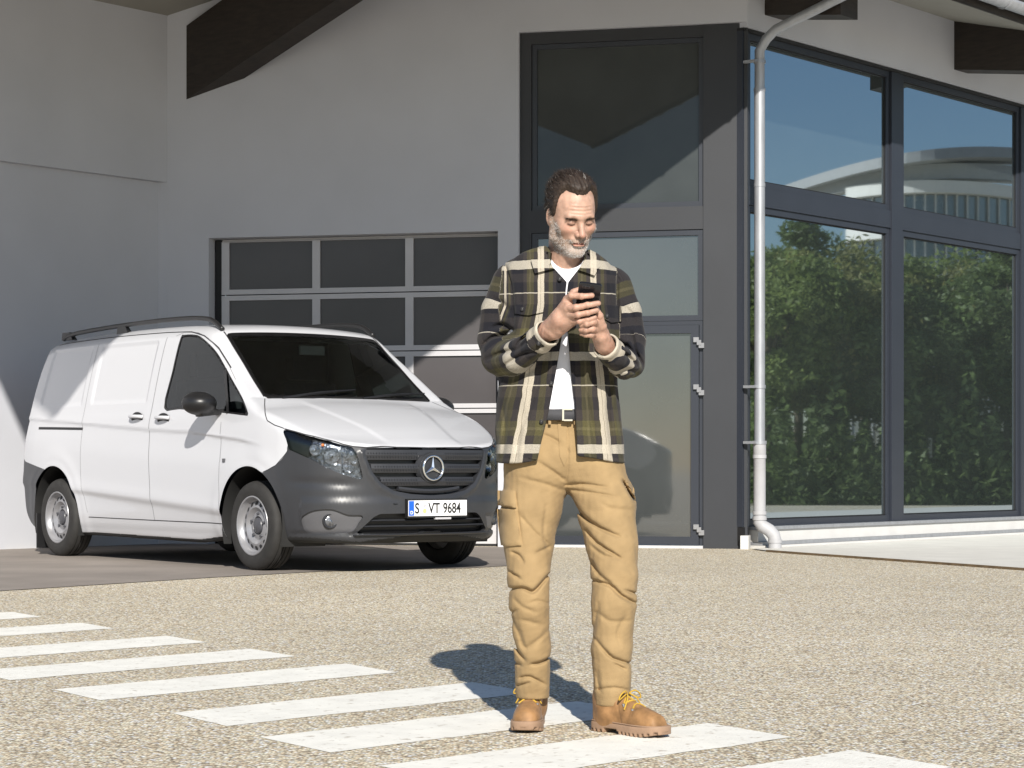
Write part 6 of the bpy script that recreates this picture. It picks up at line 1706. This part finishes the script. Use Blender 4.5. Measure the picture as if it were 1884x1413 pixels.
for i, (px, D, h_, sc_, kind, lab) in enumerate(TREES):
    p = across(px, D, 0.0)
    t = empty('tree', tuple(p), i * 2.1); tag(t, lab, 'tree', 'trees across the yard seen in the facade glass')
    cz = h_ - 2.15 * sc_
    V, F = tube_mesh([(0, 0, -.05), (.03, .02, cz * .5), (-.04, .05, cz), (.02, 0, cz + 1.0 * sc_)], [.13, .10, .08, .03], 9); trunk = mk('trunk', V, F, 'bark', t, True)
    for cpt in crowns[kind][1][:9]:
        q = cpt * sc_ * .8; V, F = tube_mesh([(-.03, .04, cz * .75), tuple(np.array([0, 0, cz]) * .6 + (q + np.array([0, 0, cz])) * .4), tuple(q + np.array([0, 0, cz]))], [.05, .035, .012], 5); mk('limb', V, F, 'bark', trunk, True)
    c = bpy.data.objects.new('crown', crowns[kind][0]); COL.objects.link(c); c.parent = t; c.location = (0, 0, cz); c.scale = (sc_, sc_, sc_)
# undergrowth at the foot of the trees: nobody could count it
rv = np.random.default_rng(9); n = 26000
pxs = rv.uniform(1360, 1990, n); Ds = rv.uniform(41.5, 49, n); zs = rv.uniform(0, 1, n) ** 1.3 * (1.9 + .7 * np.sin(pxs * .05) + .5 * np.sin(pxs * .13 + 1))
C3 = np.array([across(a, b, c) for a, b, c in zip(pxs, Ds, zs)])
t_ = rv.normal(0, 1, (n, 3)); t_ /= np.linalg.norm(t_, axis=1, keepdims=True); s_ = np.cross(t_, rv.normal(0, 1, (n, 3))); s_ /= np.linalg.norm(s_, axis=1, keepdims=True)
l_ = rv.uniform(.06, .14, n)[:, None]
V = np.stack([C3 - t_ * l_, C3 + s_ * l_ * .45, C3 + t_ * l_, C3 - s_ * l_ * .45], 1).reshape(-1, 3)
tag(mknp('undergrowth', V, np.arange(4 * n).reshape(-1, 4), 'leaf_deep', None, False), 'low leafy undergrowth at the foot of the reflected trees', 'undergrowth', kind='stuff')
# office block with curved storeys
office = empty('office_building', tuple(across(1700, 86, 0)))
tag(office, 'far office block with curved white storey bands and window rows, reflected in the glass', 'building')
O3 = np.array(office.location)
def op(px, D, z): return tuple(across(px, D, z) - O3)
def od(px): return 84 + 5.5 * ((px - 1720) / 260) ** 2
def band(name, p0, p1, z0, z1, out, mat, n=24, slope=.0, par=office):
    V = []; F = []
    for i in range(n + 1):
        px = p0 + (p1 - p0) * i / n; dz_ = slope * (px - 1700)
        for dd in (-out, .8):
            for z in (z0, z1): V.append(op(px, od(px) + dd, z + dz_))
    for i in range(n):
        a, b = 4 * i, 4 * i + 4
        F += [(a, a + 1, b + 1, b), (a + 2, b + 2, b + 3, a + 3), (a + 1, a + 3, b + 3, b + 1), (a, b, b + 2, a + 2)]
    F += [(0, 2, 3, 1), (4 * n, 4 * n + 1, 4 * n + 3, 4 * n + 2)]
    return mk(name, V, F, mat, par)
band('roof_edge', 1440, 2060, 12.35, 12.75, 1.3, 'office_grey', slope=.0022)
band('attic_wall', 1450, 2060, 11.75, 12.34, .35, 'office_grey', slope=.0012)
rows_ = [(11.25, 11.72), (9.55, 10.05), (7.7, 8.2), (5.9, 6.4), (4.1, 4.6)]
for z0, z1 in rows_: band('storey_band', 1560, 2060, z0, z1, .55, 'office_white')
for (za, zb) in ((10.06, 11.24), (8.21, 9.54), (6.41, 7.69), (4.61, 5.89), (.1, 4.09)):
    w = band('window_row', 1565, 2055, za, zb, .0, 'office_glass')
    for px in np.arange(1570, 2056, 19.5):
        V = [op(px + a, od(px) + d_, z) for d_ in (-.12, .05) for z in (za + .001, zb - .001) for a in (-1.3, 1.3)]
        mk('window_post', V, [(0, 1, 3, 2), (4, 6, 7, 5), (0, 4, 5, 1), (2, 3, 7, 6), (0, 2, 6, 4), (1, 5, 7, 3)], 'office_white', w)
